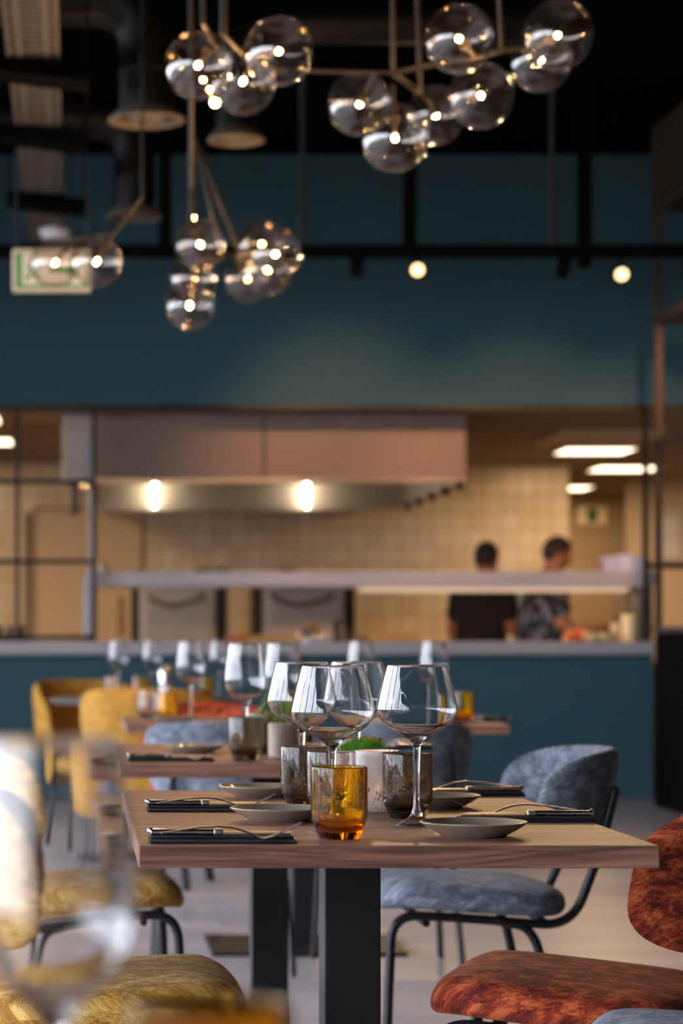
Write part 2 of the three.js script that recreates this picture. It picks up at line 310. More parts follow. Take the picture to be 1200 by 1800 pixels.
// ovens
function oven(px0, px1, label) {
  const d = 18.4, x0 = wx(px0, d), x1 = wx(px1, d), t = thing('combi_oven', label, 'oven', [(x0 + x1) / 2, 0, -d], 0, 'steel ovens under the hood'), w = (x1 - x0) / 2, top = wy(1008, d);
  part('body', rbox(-w, w, 0, top, -0.75, 0, 0.02), M.steelSatin, t);
  const dr = part('door', rbox(-w + 0.04, w - 0.1, 0.62, top - 0.14, 0, 0.04, 0.015), M.steelSatin, t);
  part('handle', tube([V(-w + 0.06, top - 0.16, 0.03), V(-w + 0.06, top - 0.19, 0.09), V(-0.1, top - 0.26, 0.1), V(w - 0.2, top - 0.19, 0.09), V(w - 0.2, top - 0.16, 0.03)], 0.016, 0.15, 40, 8), M.galv, dr, 'curved grey door handle');
  part('control_strip', box(w - 0.085, w - 0.01, 0.7, top - 0.1, 0, 0.012), M.black, t);
  part('side_gap_trim', box(-w - 0.05, -w - 0.005, 0, top - 0.02, -0.7, -0.02), M.frameBlack, t);
  return t;
}
oven(245, 400, 'steel combi oven with curved handle next to the cream door');
oven(462, 625, 'steel combi oven with curved handle beside bare tiles');
{
  const t = thing('work_bench', 'low steel work bench against the tiled wall', 'bench', [0, 0, 0]);
  part('top', rbox(wx(640, 20), 4.2, 0.86, 0.9, -TILE_D + 0.02, -20.1, 0.006), M.steel, t);
  part('body', box(wx(640, 20) + 0.03, 4.17, 0, 0.86, -TILE_D + 0.04, -20.14), M.steelSatin, t);
}
// counter, gantry
{
  const c = thing('counter_top', 'long grey stone counter top of the kitchen pass', 'counter', [0, 0, 0]);
  part('slab', rbox(-3.0, wx(1150, 15.5), 0.95, 1.035, -16.4, -15.5, 0.008), M.counter, c);
  const g = thing('pass_shelf', 'steel heated pass shelf spanning the kitchen counter', 'shelf', [0, 1.035, -15.95]);
  const d = 15.75, xl = wx(146, d), xr = wx(1150, d), yb = wy(1031, d) - 1.035, yt = wy(1004, d) - 1.035;
  part('shelf_board', rbox(xl, xr, yb, yt, -0.25, 0.2, 0.01), M.passSteel, g);
  part('end_panel', rbox(xl, xl + 0.085, 0.001, yb, -0.2, 0.15, 0.008), M.passSteel, g);
  part('end_panel', rbox(xr - 0.1, xr, 0.001, yb, -0.2, 0.15, 0.008), M.galv, g);
  part('upright_tube', cylBetween(V(xl + 0.06, yb, 0), V(xl + 0.06, wy(858, d) - 1.035, 0), 0.026), M.steelSatin, g, 'bright steel upright beside the grid window');
  part('heat_lamp', box(wx(640, d), xr - 0.14, yb - 0.03, yb - 0.004, -0.12, 0.08), M.heatLamp, g, 'glowing warm heat lamp strip');
  const l = new THREE.RectAreaLight(rgb(1, 0.62, 0.3), 4, xr - 0.14 - wx(640, d), 0.18); l.position.set((wx(640, d) + xr - 0.14) / 2, yb - 0.035, -0.02); l.rotation.x = -Math.PI / 2; g.add(l);
}
// steel framed grid window on the left of the pass, frame on the right
{
  const d = 15.6, z = -15.62, bar = (px, w) => [wx(px - w / 2, d), wx(px + w / 2, d)];
  const w = thing('grid_window', 'black steel grid window with glass panes beside the pass', 'window', [0, 0, 0]);
  const [a0, a1] = bar(165, 9), [b0, b1] = bar(30, 8), L = wx(-190, d), c0 = wx(-110, d);
  part('mullion', box(a0, a1, 1.036, OPEN_TOP - 0.03, z - 0.05, z), M.frameBlack, w);
  part('mullion', box(b0, b1, 1.07, OPEN_TOP - 0.03, z - 0.05, z), M.frameBlack, w);
  part('mullion', box(c0 - 0.03, c0, 1.07, OPEN_TOP - 0.03, z - 0.05, z), M.frameBlack, w);
  const ys = [wy(1121, d), wy(987, d), wy(846, d)];
  for (const y of ys) part('glazing_bar', box(c0 - 0.6, a0, y - 0.015, y + 0.017, z - 0.045, z - 0.005), M.frameBlack, w);
  const edges = [ys[0] + 0.017, ys[1] - 0.015, ys[1] + 0.017, ys[2] - 0.015, ys[2] + 0.017, OPEN_TOP - 0.03];
  for (let i = 0; i < 3; i++) for (const [x0, x1] of [[c0, b0], [b1, a0]]) part('pane', box(x0, x1, edges[2 * i], edges[2 * i + 1], z - 0.026, z - 0.024), M.glassThin, w);
  const r = thing('corridor_window', 'black steel window frame at the corridor end of the pass', 'window', [0, 0, 0]);
  const [r0, r1] = bar(1137, 9);
  part('mullion', box(r0, r1, 1.036, OPEN_TOP - 0.03, z - 0.05, z), M.frameBlack, r);
  part('glazing_bar', box(r1, r1 + 2.2, wy(994, d) - 0.02, wy(994, d) + 0.02, z - 0.045, z - 0.005), M.frameBlack, r);
  part('pane', box(r1, r1 + 2.2, wy(994, d) + 0.02, OPEN_TOP - 0.03, z - 0.026, z - 0.024), M.glassThin, r);
  part('low_wall', box(r1 + 0.05, ROOM.r, 0, 0.9, z - 0.15, z - 0.05), M.plaster, r);
}

// ------------------------------------------------------------------ chairs
function pillow(n, halfA, halfB, T, place, rings = 14, seg = 64, edge = 4) {   // cushion on a superellipse; place(a, b, t) gives the point
  const pos = [], uv = [], idx = [];
  const sgn = (c, e) => Math.sign(c) * Math.pow(Math.abs(c), e);
  const layer = (dir) => {
    const base = pos.length / 3;
    for (let r = 0; r <= rings; r++) {
      const q = Math.sin((r / rings) * Math.PI / 2), t = dir * T * Math.pow(Math.max(0, 1 - Math.pow(q, edge)), 0.5);
      for (let s = 0; s < seg; s++) {
        const f = s / seg * Math.PI * 2, a = q * halfA * sgn(Math.cos(f), 2 / n), b = q * halfB * sgn(Math.sin(f), 2 / n), p = place(a, b, t);
        pos.push(p.x, p.y, p.z); uv.push(a + dir * 0.31 + (t - dir * T), b + (t - dir * T) * 0.8);
      }
    }
    for (let r = 0; r < rings; r++) for (let s = 0; s < seg; s++) {
      const i = base + r * seg + s, j = base + r * seg + (s + 1) % seg, k = i + seg, l = j + seg;
      if (dir > 0) idx.push(i, k, j, j, k, l); else idx.push(i, j, k, j, l, k);
    }
  };
  layer(1); layer(-1);
  const g = new THREE.BufferGeometry();
  g.setAttribute('position', new THREE.Float32BufferAttribute(pos, 3)); g.setAttribute('uv', new THREE.Float32BufferAttribute(uv, 2)); g.setIndex(idx);
  const m = mergeVertices(g, 1e-6); m.computeVertexNormals();
  return m;
}
const seatGeo = pillow(3.4, 0.215, 0.22, 0.029, (a, b, t) => {     // flat upholstered pad, front edge a little higher than the rear
  const q = Math.max(Math.abs(a) / 0.215, Math.abs(b) / 0.22), dome = t > 0 ? 0.014 * (1 - q * q) : 0;
  return V(a + 0.008, 0.462 + t + dome + 0.072 * a - 0.03 * Math.pow(Math.max(0, a / 0.215), 6), b);
}, 18, 72, 18);
const backGeo = pillow(3.3, 1.36, 0.123, 0.02, (a, b, t) => {      // bent round a vertical axis and leaning back
  const R = 0.238 - t, y = 0.668 + b, lean = -0.2 * b;
  return V(-0.062 - R * Math.cos(a) + lean, y, R * Math.sin(a) * (1 + 0.12 * b / 0.115 * 0.5));
}, 14, 72, 8);
{ const uv = backGeo.attributes.uv; for (let i = 0; i < uv.count; i++) uv.setX(i, uv.getX(i) * 0.24); }
function makeChair(mat, label, pos, turn, group) {
  const t = thing('dining_chair', label, 'chair', pos, turn, group);
  part('seat', seatGeo, mat, t);
  part('backrest', backGeo, mat, t);
  for (const s of [-1, 1]) {
    part('leg', tube([V(0.215, 0.012, s * 0.205), V(0.195, 0.431, s * 0.185), V(0.05, 0.424, s * 0.185)], 0.0105, 0.06), M.black, t);
    part('frame_rail', tube([V(0.06, 0.4245, s * 0.185), V(-0.2, 0.404, s * 0.18), V(-0.262, 0.56, s * 0.165), V(-0.30, 0.70, s * 0.155)], 0.0105, 0.07), M.black, t);
    part('leg', tube([V(-0.04, 0.416, s * 0.185), V(-0.115, 0.402, s * 0.185), V(-0.20, 0.012, s * 0.21)], 0.0105, 0.06), M.black, t);
  }
  part('crossbar', cylBetween(V(0.12, 0.412, -0.185), V(0.12, 0.412, 0.185), 0.009), M.black, t); part('crossbar', cylBetween(V(-0.15, 0.408, -0.182), V(-0.15, 0.408, 0.182), 0.009), M.black, t);
  return t;
}
const D1 = 3.21, D2 = 5.36, D3 = 7.75;
const chRust = makeChair(M.velvetRust, 'rust orange velvet chair pulled up to the front table', [0.81, 0, -3.8], Math.PI - 0.35);
const chBlue = makeChair(M.velvetBlue, 'blue-grey velvet chair at the side of the second table', [0.89, 0, -5.35], Math.PI);
const chYel = makeChair(M.velvetYellow, 'mustard velvet chair tucked under the side of the front table', [0.05, 0, -3.79], 0);
copyOf(chYel, 'mustard velvet chair at the side of the second table', [0.02, 0, -5.36], 0.06);
copyOf(chBlue, 'blue-grey velvet chair next to the rust chair at the front table', [0.93, 0, -3.2], Math.PI);
copyOf(chBlue, 'blue-grey chair seen from behind at the third table, beside the mustard tub chair', [0.46, 0, -7.42], Math.PI / 2);
copyOf(chBlue, 'blue-grey chair seen from behind at the third table, beside the free table end', [0.98, 0, -7.42], Math.PI / 2);
copyOf(chRust, 'rust velvet chair on the far side of the third table', [0.5, 0, -9.0], -Math.PI / 2);
// tub chairs
const tubGeo = pillow(4.5, 1.75, 0.27, 0.028, (a, b, t) => { const R = 0.27 - t; return V(-R * Math.cos(a) - 0.1 * b - (Math.abs(a) > 1.57 ? 0 : 0), 0.57 + b - 0.07 * Math.pow(Math.abs(a) / 1.75, 3) * (b > 0 ? b / 0.27 : 0), R * Math.sin(a) * (1 + 0.15 * b)); }, 12, 72, 10);
{ const uv = tubGeo.attributes.uv; for (let i = 0; i < uv.count; i++) uv.setX(i, uv.getX(i) * 0.27); }
const tubSeat = pillow(3, 0.25, 0.24, 0.06, (a, b, t) => V(a + 0.04, 0.42 + t, b), 10, 48, 5);
function tubChair(label, pos, turn) {
  const t = thing('tub_chair', label, 'chair', pos, turn, 'mustard tub chairs at the round table');
  part('shell', tubGeo, M.tubFabric, t); part('seat', tubSeat, M.tubFabric, t);
  for (const [x, z] of [[0.2, 0.19], [0.2, -0.19], [-0.18, 0.17], [-0.18, -0.17]]) part('leg', cylBetween(V(x * 0.8, 0.37, z * 0.8), V(x * 1.1, 0.0, z * 1.1), 0.014, 0.02), M.black, t);
  return t;
}
tubChair('mustard upholstered tub chair with its back to the third table', [0.33, 0, -10.0], Math.PI / 2 - 0.25);
tubChair('mustard upholstered tub chair on the far side of the dark round table', [0.10, 0, -11.95], -Math.PI / 2 + 0.5);

// ------------------------------------------------------------------ tables
function table(x0, x1, d0, d1, px, pd, cw, label, h = 0.75) {
  const t = thing('dining_table', label, 'table', [(x0 + x1) / 2, 0, -(d0 + d1) / 2]), w = (x1 - x0) / 2, l = (d1 - d0) / 2, ox = px - (x0 + x1) / 2, oz = (d0 + d1) / 2 - pd;
  const g = rbox(-w, w, h - 0.031, h, -l, l, 0.0022, 2);
  const uv = g.attributes.uv; for (let i = 0; i < uv.count; i++) uv.setXY(i, uv.getX(i) + x0 * 1.3 + d0 * 0.37, uv.getY(i) + d0 * 0.53);
  part('tabletop', g, M.wood, t);
  part('pedestal', rbox(ox - cw / 2, ox + cw / 2, 0.012, h - 0.037, oz - cw / 2, oz + cw / 2, 0.003), M.legBlack, t);
  part('mounting_plate', box(ox - 0.2, ox + 0.2, h - 0.037, h - 0.031, oz - 0.2, oz + 0.2), M.legBlack, t);
  part('base_plate', rbox(ox - 0.32, ox + 0.32, 0, 0.014, oz - 0.24, oz + 0.24, 0.003), M.legBlack, t);
  return t;
}
table(0.0875, 0.7965, D1, D1 + 1.2, wx(614, 3.8), 3.8, 0.0895, 'wooden dining table on a black column, set with burgundy glasses and an amber tumbler');
table(0.1, 0.815, D2, D2 + 1.1, wx(472, 5.82), 5.82, 0.0895, 'wooden dining table with a spider plant pot, behind the front table');
table(0.17, 1.43, D3, D3 + 0.85, 0.77, 7.95, 0.078, 'wide wooden dining table behind two blue-grey chairs', 0.757);
{
  const t = thing('round_table', 'dark round dining table with tall glasses near the counter', 'table', [0.33, 0, -11.25]);
  part('tabletop', lathe([[0, 0.735], [0.43, 0.735], [0.45, 0.745], [0.45, 0.757], [0.44, 0.763], [0, 0.763]], 64), std({ color: 0x4c4f57, roughness: 0.4 }), t);
  part('pedestal', cylBetween(V(0, 0.02, 0), V(0, 0.735, 0), 0.04), M.legBlack, t);
  part('base_plate', lathe([[0, 0], [0.25, 0], [0.25, 0.012], [0.04, 0.03], [0, 0.03]], 40), M.legBlack, t);
}
{
  const t = thing('dining_table', 'wooden table edge just below the view, holding the blurred wine glass', 'table', [-0.1, 0, -1.27]);
  part('tabletop', rbox(-0.36, 0.36, 0.719, 0.75, -0.39, 0.6, 0.0022), M.wood, t);
  part('pedestal', box(-0.045, 0.045, 0.012, 0.719, 0.05, 0.14), M.legBlack, t);
  part('base_plate', box(-0.3, 0.3, 0, 0.014, -0.1, 0.3), M.legBlack, t);
}

// ------------------------------------------------------------------ tableware
const TY = 0.75;
const at = (px, d, y = TY) => [wx(px, d), y, -d];
// stemmed glasses: thin blown bowl, solid stem and foot
function spline(pts, n) { const c = new THREE.SplineCurve(pts.map(([r, y]) => new THREE.Vector2(r, y))); return c.getPoints(n).map((p) => [Math.max(0, p.x), p.y]); }
function glassMaker(bowlPts, foot, stemTop, wall, cup) {   // cup: radius where the hollow begins
  const outer = spline(bowlPts, 48), inner = outer.filter(([q]) => q > cup).map(([q, y], i) => [q - wall, y + wall * 0.8 * Math.max(0, 1 - i / 8)]), rim = outer[48];
  const stem = [[0, 0.014], [0.0105, 0.0145], [0.0078, 0.019], [0.0052, 0.03], [0.0042, 0.05], [0.0042, stemTop - 0.028]];
  const y0 = inner[0][1];
  return {
    bowl: lathe([...stem, ...outer, [rim[0] - wall * 0.5, rim[1] + wall * 0.45], ...inner.slice().reverse(), [inner[0][0] * 0.5, y0 - 0.0018], [0, y0 - 0.0024]], 80),
    foot: lathe([[0.0, 0.0006], [foot - 0.002, 0.0002], [foot, 0.0012], [foot - 0.002, 0.0028], [foot * 0.55, 0.0075], [0.0105, 0.0145]], 56),
  };
}
const burgundy = glassMaker([[0.0052, 0.115], [0.0068, 0.1225], [0.0125, 0.131], [0.0265, 0.1395], [0.0435, 0.1495], [0.0552, 0.161], [0.0606, 0.1725], [0.0608, 0.180], [0.0578, 0.1945], [0.0525, 0.217], [0.0458, 0.2425]], 0.033, 0.115, 0.0011, 0.018);
const bordeaux = glassMaker([[0.0052, 0.118], [0.0068, 0.125], [0.0115, 0.1325], [0.0225, 0.1395], [0.037, 0.151], [0.0472, 0.169], [0.050, 0.188], [0.0485, 0.212], [0.044, 0.245], [0.0405, 0.274]], 0.037, 0.118, 0.0011, 0.016);
const white = glassMaker([[0.005, 0.074], [0.0065, 0.081], [0.011, 0.088], [0.019, 0.096], [0.0295, 0.108], [0.0385, 0.1225], [0.0415, 0.136], [0.0405, 0.156], [0.0375, 0.19], [0.0342, 0.227]], 0.034, 0.074, 0.0012, 0.013);
function wineGlass(g, label, px, d, group) {
  const t = thing('wine_glass', label, 'wine glass', at(px, d), 0, group);
  part('bowl', g.bowl, M.glassSolid, t); part('foot', g.foot, M.glassThin, t); return t;
}
wineGlass(burgundy, 'wide burgundy glass in front of the speckled grey tumbler and the votive', 732, 3.56);
wineGlass(burgundy, 'wide burgundy glass right behind the amber tumbler of the front table', 584, 3.43);
wineGlass(burgundy, 'wide burgundy glass rising behind the dark grey tumbler of the front table', 530, 4.12);
wineGlass(burgundy, 'wide burgundy glass behind the moss pot', 627, 4.19);
wineGlass(bordeaux, 'tall wine glass behind the grey tumbler of the second table', 431, 5.67);
wineGlass(bordeaux, 'tall wine glass behind the spider plant pot', 497, 6.2);
wineGlass(bordeaux, 'tall wine glass next to plate and amber tumbler on the third table', 335, 8.0);
wineGlass(bordeaux, 'tall wine glass on the third table behind the burgundy glass group', 634, 8.25);
wineGlass(bordeaux, 'tall wine glass by the amber tumbler at the free end of the third table', 762, 8.1);
wineGlass(bordeaux, 'tall wine glass on the dark round table next to its single amber tumbler', 207, 11.1);
wineGlass(bordeaux, 'tall wine glass at the middle of the dark round table', 266, 11.35);
wineGlass(bordeaux, 'tall wine glass on the dark round table at the side of the third table', 384, 11.2);
wineGlass(white, 'large blurred wine glass on the nearest table', 95, 1.2);

const tumblerOuter = [[0, 0], [0.0275, 0], [0.029, 0.0015], [0.0305, 0.006], [0.0375, 0.024], [0.0393, 0.03], [0.0397, 0.04], [0.0397, 0.1], [0.0388, 0.102], [0.0375, 0.1018]];
const tumblerGeo = lathe([...tumblerOuter, [0.0362, 0.1], [0.0358, 0.04], [0.0338, 0.027], [0.026, 0.0165], [0.018, 0.0135], [0, 0.0125]], 64);
function bubbles(m, n) {                                   // seeds of trapped air in the hand-blown wall
  const list = new THREE.InstancedMesh(new THREE.IcosahedronGeometry(1, 1), M.bubble, n), m4 = new THREE.Matrix4();
  for (let i = 0; i < n; i++) { const a = rnd() * 6.283, y = 0.012 + 0.086 * rnd(), q = (y < 0.03 ? 0.0325 + (y - 0.012) * 0.37 : 0.0393), s = 0.00018 + 0.00034 * rnd() * rnd(); m4.makeScale(s, s * 1.3, s).setPosition(q * Math.cos(a), y, q * Math.sin(a)); list.setMatrixAt(i, m4); }
  list.name = 'air_bubbles'; list.userData.kind = 'stuff'; shade(list); m.add(list);
}
function tumbler(mat, label, px, d, group, y = TY) { const m = single('tumbler', tumblerGeo, mat, label, 'tumbler', group); m.position.set(...at(px, d, y)); m.rotation.y = rnd() * 6; if (d < 5 && d > 2) bubbles(m, mat === M.smoke ? 420 : 90); return m; }
tumbler(M.amber, 'amber bubbled glass tumbler at the edge of the front table', 596, 3.325);
tumbler(M.smoke, 'speckled grey glass tumbler behind the burgundy glass stem', 716, 3.725);
tumbler(M.smoke, 'dark grey glass tumbler next to plates on the front table', 534, 3.985);
tumbler(M.clearTint, 'clear mottled tumbler between amber tumbler and moss pot', 582, 3.8);
tumbler(M.amber, 'amber tumbler at the far edge of the front table behind moss', 632, 4.335);
tumbler(M.smoke, 'grey glass tumbler on the second table', 432, 5.55);
tumbler(M.amber, 'amber tumbler behind the spider plant', 512, 6.0);
tumbler(M.smoke, 'grey glass tumbler behind the spider plant pot', 466, 5.86);
tumbler(M.amber, 'amber tumbler with white shaker behind it on the third table', 292, 8.05, undefined, 0.757);
tumbler(M.clearTint, 'clear tumbler next to the amber one on the third table', 262, 8.3, undefined, 0.757);
tumbler(M.amber, 'amber tumbler at the free end of the third table', 812, 8.05, undefined, 0.757);
tumbler(M.amber, 'amber tumbler on the dark round table beside wine glasses', 246, 11.3, undefined, 0.763);
tumbler(M.clearTint, 'clear tumbler near the rim of the dark round table', 197, 11.35, undefined, 0.763);
tumbler(M.amber, 'amber tumbler on the dark round table behind the third table', 360, 11.4, undefined, 0.763);
tumbler(M.amber, 'amber tumbler rim just visible on the nearest table', 368, 1.14);
for (const o of scene.children) if (o.name.startsWith('wine_glass')) { const d = -o.position.z; o.position.y = d > 10 ? 0.763 : d > 7 ? 0.757 : TY; }
{
  const s = thing('shaker', 'white shaker with steel cap on the third table', 'shaker', at(291, 8.22, 0.757));
  part('body', lathe([[0, 0], [0.026, 0], [0.028, 0.004], [0.026, 0.09], [0.021, 0.12], [0, 0.12]], 32), std({ color: 0xd8d6d4, roughness: 0.3 }), s);
  part('cap', lathe([[0.021, 0.12], [0.024, 0.125], [0.026, 0.16], [0.02, 0.185], [0, 0.19]], 32), M.cutlery, s);
}
// votive, moss pot, plant pot
const mercury = (() => { const a = noise(40, 90, 81), b = noise(90, 150, 82), c = noise(5, 6, 83); return tex(512, 512, (u, v) => { const s = a(u, v) * b(u, v) * (0.5 + c(u, v)); return s > 0.52 ? [104, 72, 50] : mixc([244, 240, 236], [222, 216, 210], b(u, v)); }); })();
{
  const t = thing('votive_holder', 'white mercury glass candle holder with brown specks', 'candle holder', at(662, 3.85));
  const wall = phys({ map: mercury, roughness: 0.55, transmission: 0.25, thickness: 0 });
  part('cup', lathe([[0, 0], [0.034, 0], [0.0365, 0.004], [0.037, 0.02], [0.037, 0.1], [0.0355, 0.1005], [0.035, 0.02], [0.033, 0.008], [0, 0.008]], 48), wall, t);
  part('tealight', lathe([[0, 0.008], [0.019, 0.008], [0.019, 0.024], [0, 0.024]], 24), std({ color: 0xe9dfcf, roughness: 0.6 }), t);
  part('flame', new THREE.SphereGeometry(0.005, 12, 10).scale(1, 2.2, 1).translate(0, 0.037, 0), std({ color: 0xffd9a0, emissive: rgb(1, 0.5, 0.14), emissiveIntensity: 10 }), t);
  const l = new THREE.PointLight(rgb(1, 0.5, 0.18), 0.007); l.position.set(0, 0.037, 0); l.shadow.radius = 0.25; l.castShadow = true; t.add(l);
}
{
  const t = thing('moss_pot', 'low pot filled with green moss between the glasses', 'plant', at(637, 4.03));
  part('pot', lathe([[0, 0], [0.036, 0], [0.04, 0.01], [0.041, 0.085], [0.038, 0.085], [0.036, 0.075], [0, 0.075]], 40), std({ color: 0xb8866a, roughness: 0.6 }), t);
  part('soil', lathe([[0.0375, 0.078], [0.025, 0.088], [0, 0.093]].map(([r, y]) => [r, y]), 24), M.soil, t);
  const blade = new THREE.ConeGeometry(0.0011, 0.022, 4).translate(0, 0.011, 0), list = new THREE.InstancedMesh(blade, M.moss, 2600), m4 = new THREE.Matrix4(), q = new THREE.Quaternion();
  for (let i = 0; i < 2600; i++) {
    const r = 0.0375 * Math.sqrt(rnd()), a = rnd() * 6.283, tilt = rr(0.0, 1.1), y = 0.078 + 0.015 * (1 - (r / 0.0375) ** 2);
    q.setFromEuler(new THREE.Euler(Math.cos(a + rr(-1, 1)) * tilt, 0, -Math.sin(a + rr(-1, 1)) * tilt));
    m4.compose(V(r * Math.cos(a), y, r * Math.sin(a)), q, V(0.8, rr(0.45, 1.35), 0.8)); list.setMatrixAt(i, m4);
    list.setColorAt(i, new THREE.Color().setRGB(rr(0.4, 1.7), rr(0.5, 1.6), rr(0.3, 1.1)));
  }
  list.name = 'moss'; list.userData.kind = 'stuff'; shade(list); t.add(list);
}
function strap(curve, w0, n = 14) {                       // an arching leaf with a folded midrib
  const pos = [], idx = [], uv = [];
  for (let i = 0; i <= n; i++) {
    const u = i / n, p = curve.getPoint(u), t = curve.getTangent(u), s = V(-t.z, 0, t.x); if (s.length() < 0.01) s.set(1, 0, 0); s.normalize();
    const w = w0 * Math.pow(Math.sin(Math.PI * Math.min(1, 0.12 + u * 0.88)), 0.7), up = V(0, w * 0.35, 0);
    for (const k of [-1, 0, 1]) { const q = p.clone().addScaledVector(s, k * w).add(k ? up : V(0, 0, 0)); pos.push(q.x, q.y, q.z); uv.push(k, u); }
    if (i) { const b = (i - 1) * 3; for (const k of [0, 1]) idx.push(b + k, b + k + 1, b + k + 3, b + k + 1, b + k + 4, b + k + 3); }
  }
  const g = new THREE.BufferGeometry(); g.setAttribute('position', new THREE.Float32BufferAttribute(pos, 3)); g.setAttribute('uv', new THREE.Float32BufferAttribute(uv, 2)); g.setIndex(idx); g.computeVertexNormals(); return g;
}
{
  const t = thing('potted_spider_plant', 'small spider plant in a ribbed beige pot on the second table', 'plant', at(498, 5.66));
  const prof = [[0, 0], [0.034, 0]]; for (let i = 0; i <= 24; i++) prof.push([0.0355 + (i % 2) * 0.001, 0.002 + i * 0.0034]);
  prof.push([0.033, 0.0845], [0.032, 0.07], [0, 0.07]);
  part('pot', lathe(prof, 40), std({ color: 0xb9a898, roughness: 0.8 }), t);
  part('soil', lathe([[0.032, 0.071], [0, 0.076]], 20), M.soil, t);
  for (let i = 0; i < 22; i++) {
    const a = rnd() * 6.283, r = rr(0.04, 0.1), h = rr(0.05, 0.1), e = rr(-0.02, 0.05);
    part('leaf', strap(new THREE.QuadraticBezierCurve3(V(0, 0.072, 0), V(Math.cos(a) * r * 0.45, 0.072 + h * 1.5, Math.sin(a) * r * 0.45), V(Math.cos(a) * r, 0.072 + e, Math.sin(a) * r)), rr(0.0035, 0.006)), M.leaf, t);
  }
}
// plates
const plateGeo = lathe([[0, 0], [0.045, 0], [0.047, 0.0015], [0.05, 0.004], [0.064, 0.013], [0.0745, 0.0225], [0.0762, 0.0245], [0.0758, 0.0258], [0.074, 0.0255], [0.066, 0.0185], [0.055, 0.0125], [0.04, 0.0095], [0, 0.0085]], 72).scale(1, 0.8, 1);
const plateRimGeo = new THREE.TorusGeometry(0.0756, 0.00115, 8, 72).rotateX(Math.PI / 2).translate(0, 0.0202, 0);
function plate(label, px, d, y = TY) { const t = thing('side_plate', label, 'plate', at(px, d, y), 0, 'stoneware side plates'); part('dish', plateGeo, M.plate, t); part('rim', plateRimGeo, M.plateRim, t); return t; }
plate('grey stoneware plate beside the burgundy glass foot on the front table', 832, 3.37);
plate('grey stoneware plate behind the speckled grey tumbler', 764, 3.96);
plate('grey stoneware plate next to the amber tumbler on the front table', 491, 3.66);
plate('grey stoneware plate beside the dark grey tumbler at the far table edge', 459, 4.22);
plate('grey stoneware plate on the second table', 342, 5.9);
plate('grey stoneware plate on the third table in front of a tall wine glass', 305, 7.93, 0.757);
plate('grey stoneware plate on the round dark table', 170, 11.1, 0.763);
// cutlery
function loft(st, off = 0) {                              // st: [x, y, half width, thickness] stations along x
  const pos = [], idx = [];
  st.forEach(([x, y, w, th], i) => {
    for (const [z, h] of [[-w, 0], [-w * 0.6, th], [w * 0.6, th], [w, 0], [w * 0.6, -th * 0.5], [-w * 0.6, -th * 0.5]]) pos.push(x, y + h, z + off);
    if (i) { const b = (i - 1) * 6; for (let k = 0; k < 6; k++) { const n = (k + 1) % 6; idx.push(b + k, b + n, b + k + 6, b + n, b + n + 6, b + k + 6); } }
  });
  const e = (st.length - 1) * 6; for (let k = 1; k < 5; k++) { idx.push(0, k + 1, k); idx.push(e, e + k, e + k + 1); }
  const g = new THREE.BufferGeometry(); g.setAttribute('position', new THREE.Float32BufferAttribute(pos, 3)); g.setAttribute('uv', new THREE.Float32BufferAttribute(new Float32Array(pos.length / 3 * 2), 2)); g.setIndex(idx);
  const n = g.toNonIndexed(); n.computeVertexNormals(); return n;
}
const forkHandle = loft([[-0.1, 0.0135, 0.006, 0.0012], [-0.085, 0.0155, 0.0085, 0.0014], [-0.05, 0.0205, 0.0065, 0.0015], [-0.02, 0.0225, 0.0045, 0.0016], [0.0, 0.0205, 0.0036, 0.0017], [0.018, 0.015, 0.0035, 0.0017], [0.033, 0.0085, 0.006, 0.0014], [0.042, 0.0065, 0.0105, 0.0012], [0.054, 0.0095, 0.0118, 0.0011]]);
const forkTines = merge([-0.009, -0.003, 0.003, 0.009].map((o) => loft([[0.053, 0.0092, 0.0018, 0.001], [0.07, 0.0165, 0.0016, 0.0009], [0.086, 0.0245, 0.0013, 0.0008], [0.094, 0.029, 0.0006, 0.0006]], o)));
const knifeHandle = rbox(-0.1, 0.0, 0, 0.0085, -0.0075, 0.0075, 0.0032);
const knifeBlade = loft([[0.0, 0.004, 0.0072, 0.001], [0.05, 0.004, 0.0082, 0.001], [0.09, 0.004, 0.0072, 0.0008], [0.105, 0.004, 0.0015, 0.0005]]);
const knifeEnd = new THREE.SphereGeometry(0.0048, 12, 10).translate(-0.099, 0.0062, 0), knifeBolster = rbox(-0.012, 0.002, -0.0004, 0.009, -0.008, 0.008, 0.003);
const pouchBack = rbox(-0.101, 0.101, 0, 0.0042, -0.042, 0.042, 0.0018), pouchFront = rbox(-0.099, 0.099, 0.0042, 0.008, -0.041, 0.014, 0.0018);
function setting(where, px, d, turn, y = TY) {
  const p = thing('cutlery_pouch', `black felt cutlery pouch ${where}`, 'pouch', at(px, d, y), turn, 'felt cutlery pouches');
  part('back_layer', pouchBack, M.felt, p); part('pocket', pouchFront, M.felt, p);
  const R = (x, yy, z) => { const v = V(x, 0, z).applyAxisAngle(V(0, 1, 0), turn); return [p.position.x + v.x, y + yy, p.position.z + v.z]; };
  const k = thing('table_knife', `polished steel knife on the pouch ${where}`, 'knife', R(0.0, 0.0082, -0.012), turn, 'table knives');
  part('handle', knifeHandle, M.polished, k); part('blade', knifeBlade, M.cutlery, k); part('bolster', knifeBolster, M.cutlery, k); part('pommel', knifeEnd, M.cutlery, k);
  const f = thing('fork', `steel fork tines up on the pouch ${where}`, 'fork', R(0.014, 0.0005, 0.03), turn, 'forks');
  part('handle', forkHandle, M.cutlery, f); part('tines', forkTines, M.cutlery, f);
}
setting('at the near edge of the front table', 390, 3.275, 0);
setting('behind the plate next to the amber tumbler', 366, 3.88, 0);
setting('at the rust chair place', 924, 3.66, Math.PI);
setting('at the blue chair end of the front table', 818, 4.27, Math.PI);
setting('on the second table', 300, 5.5, 0);
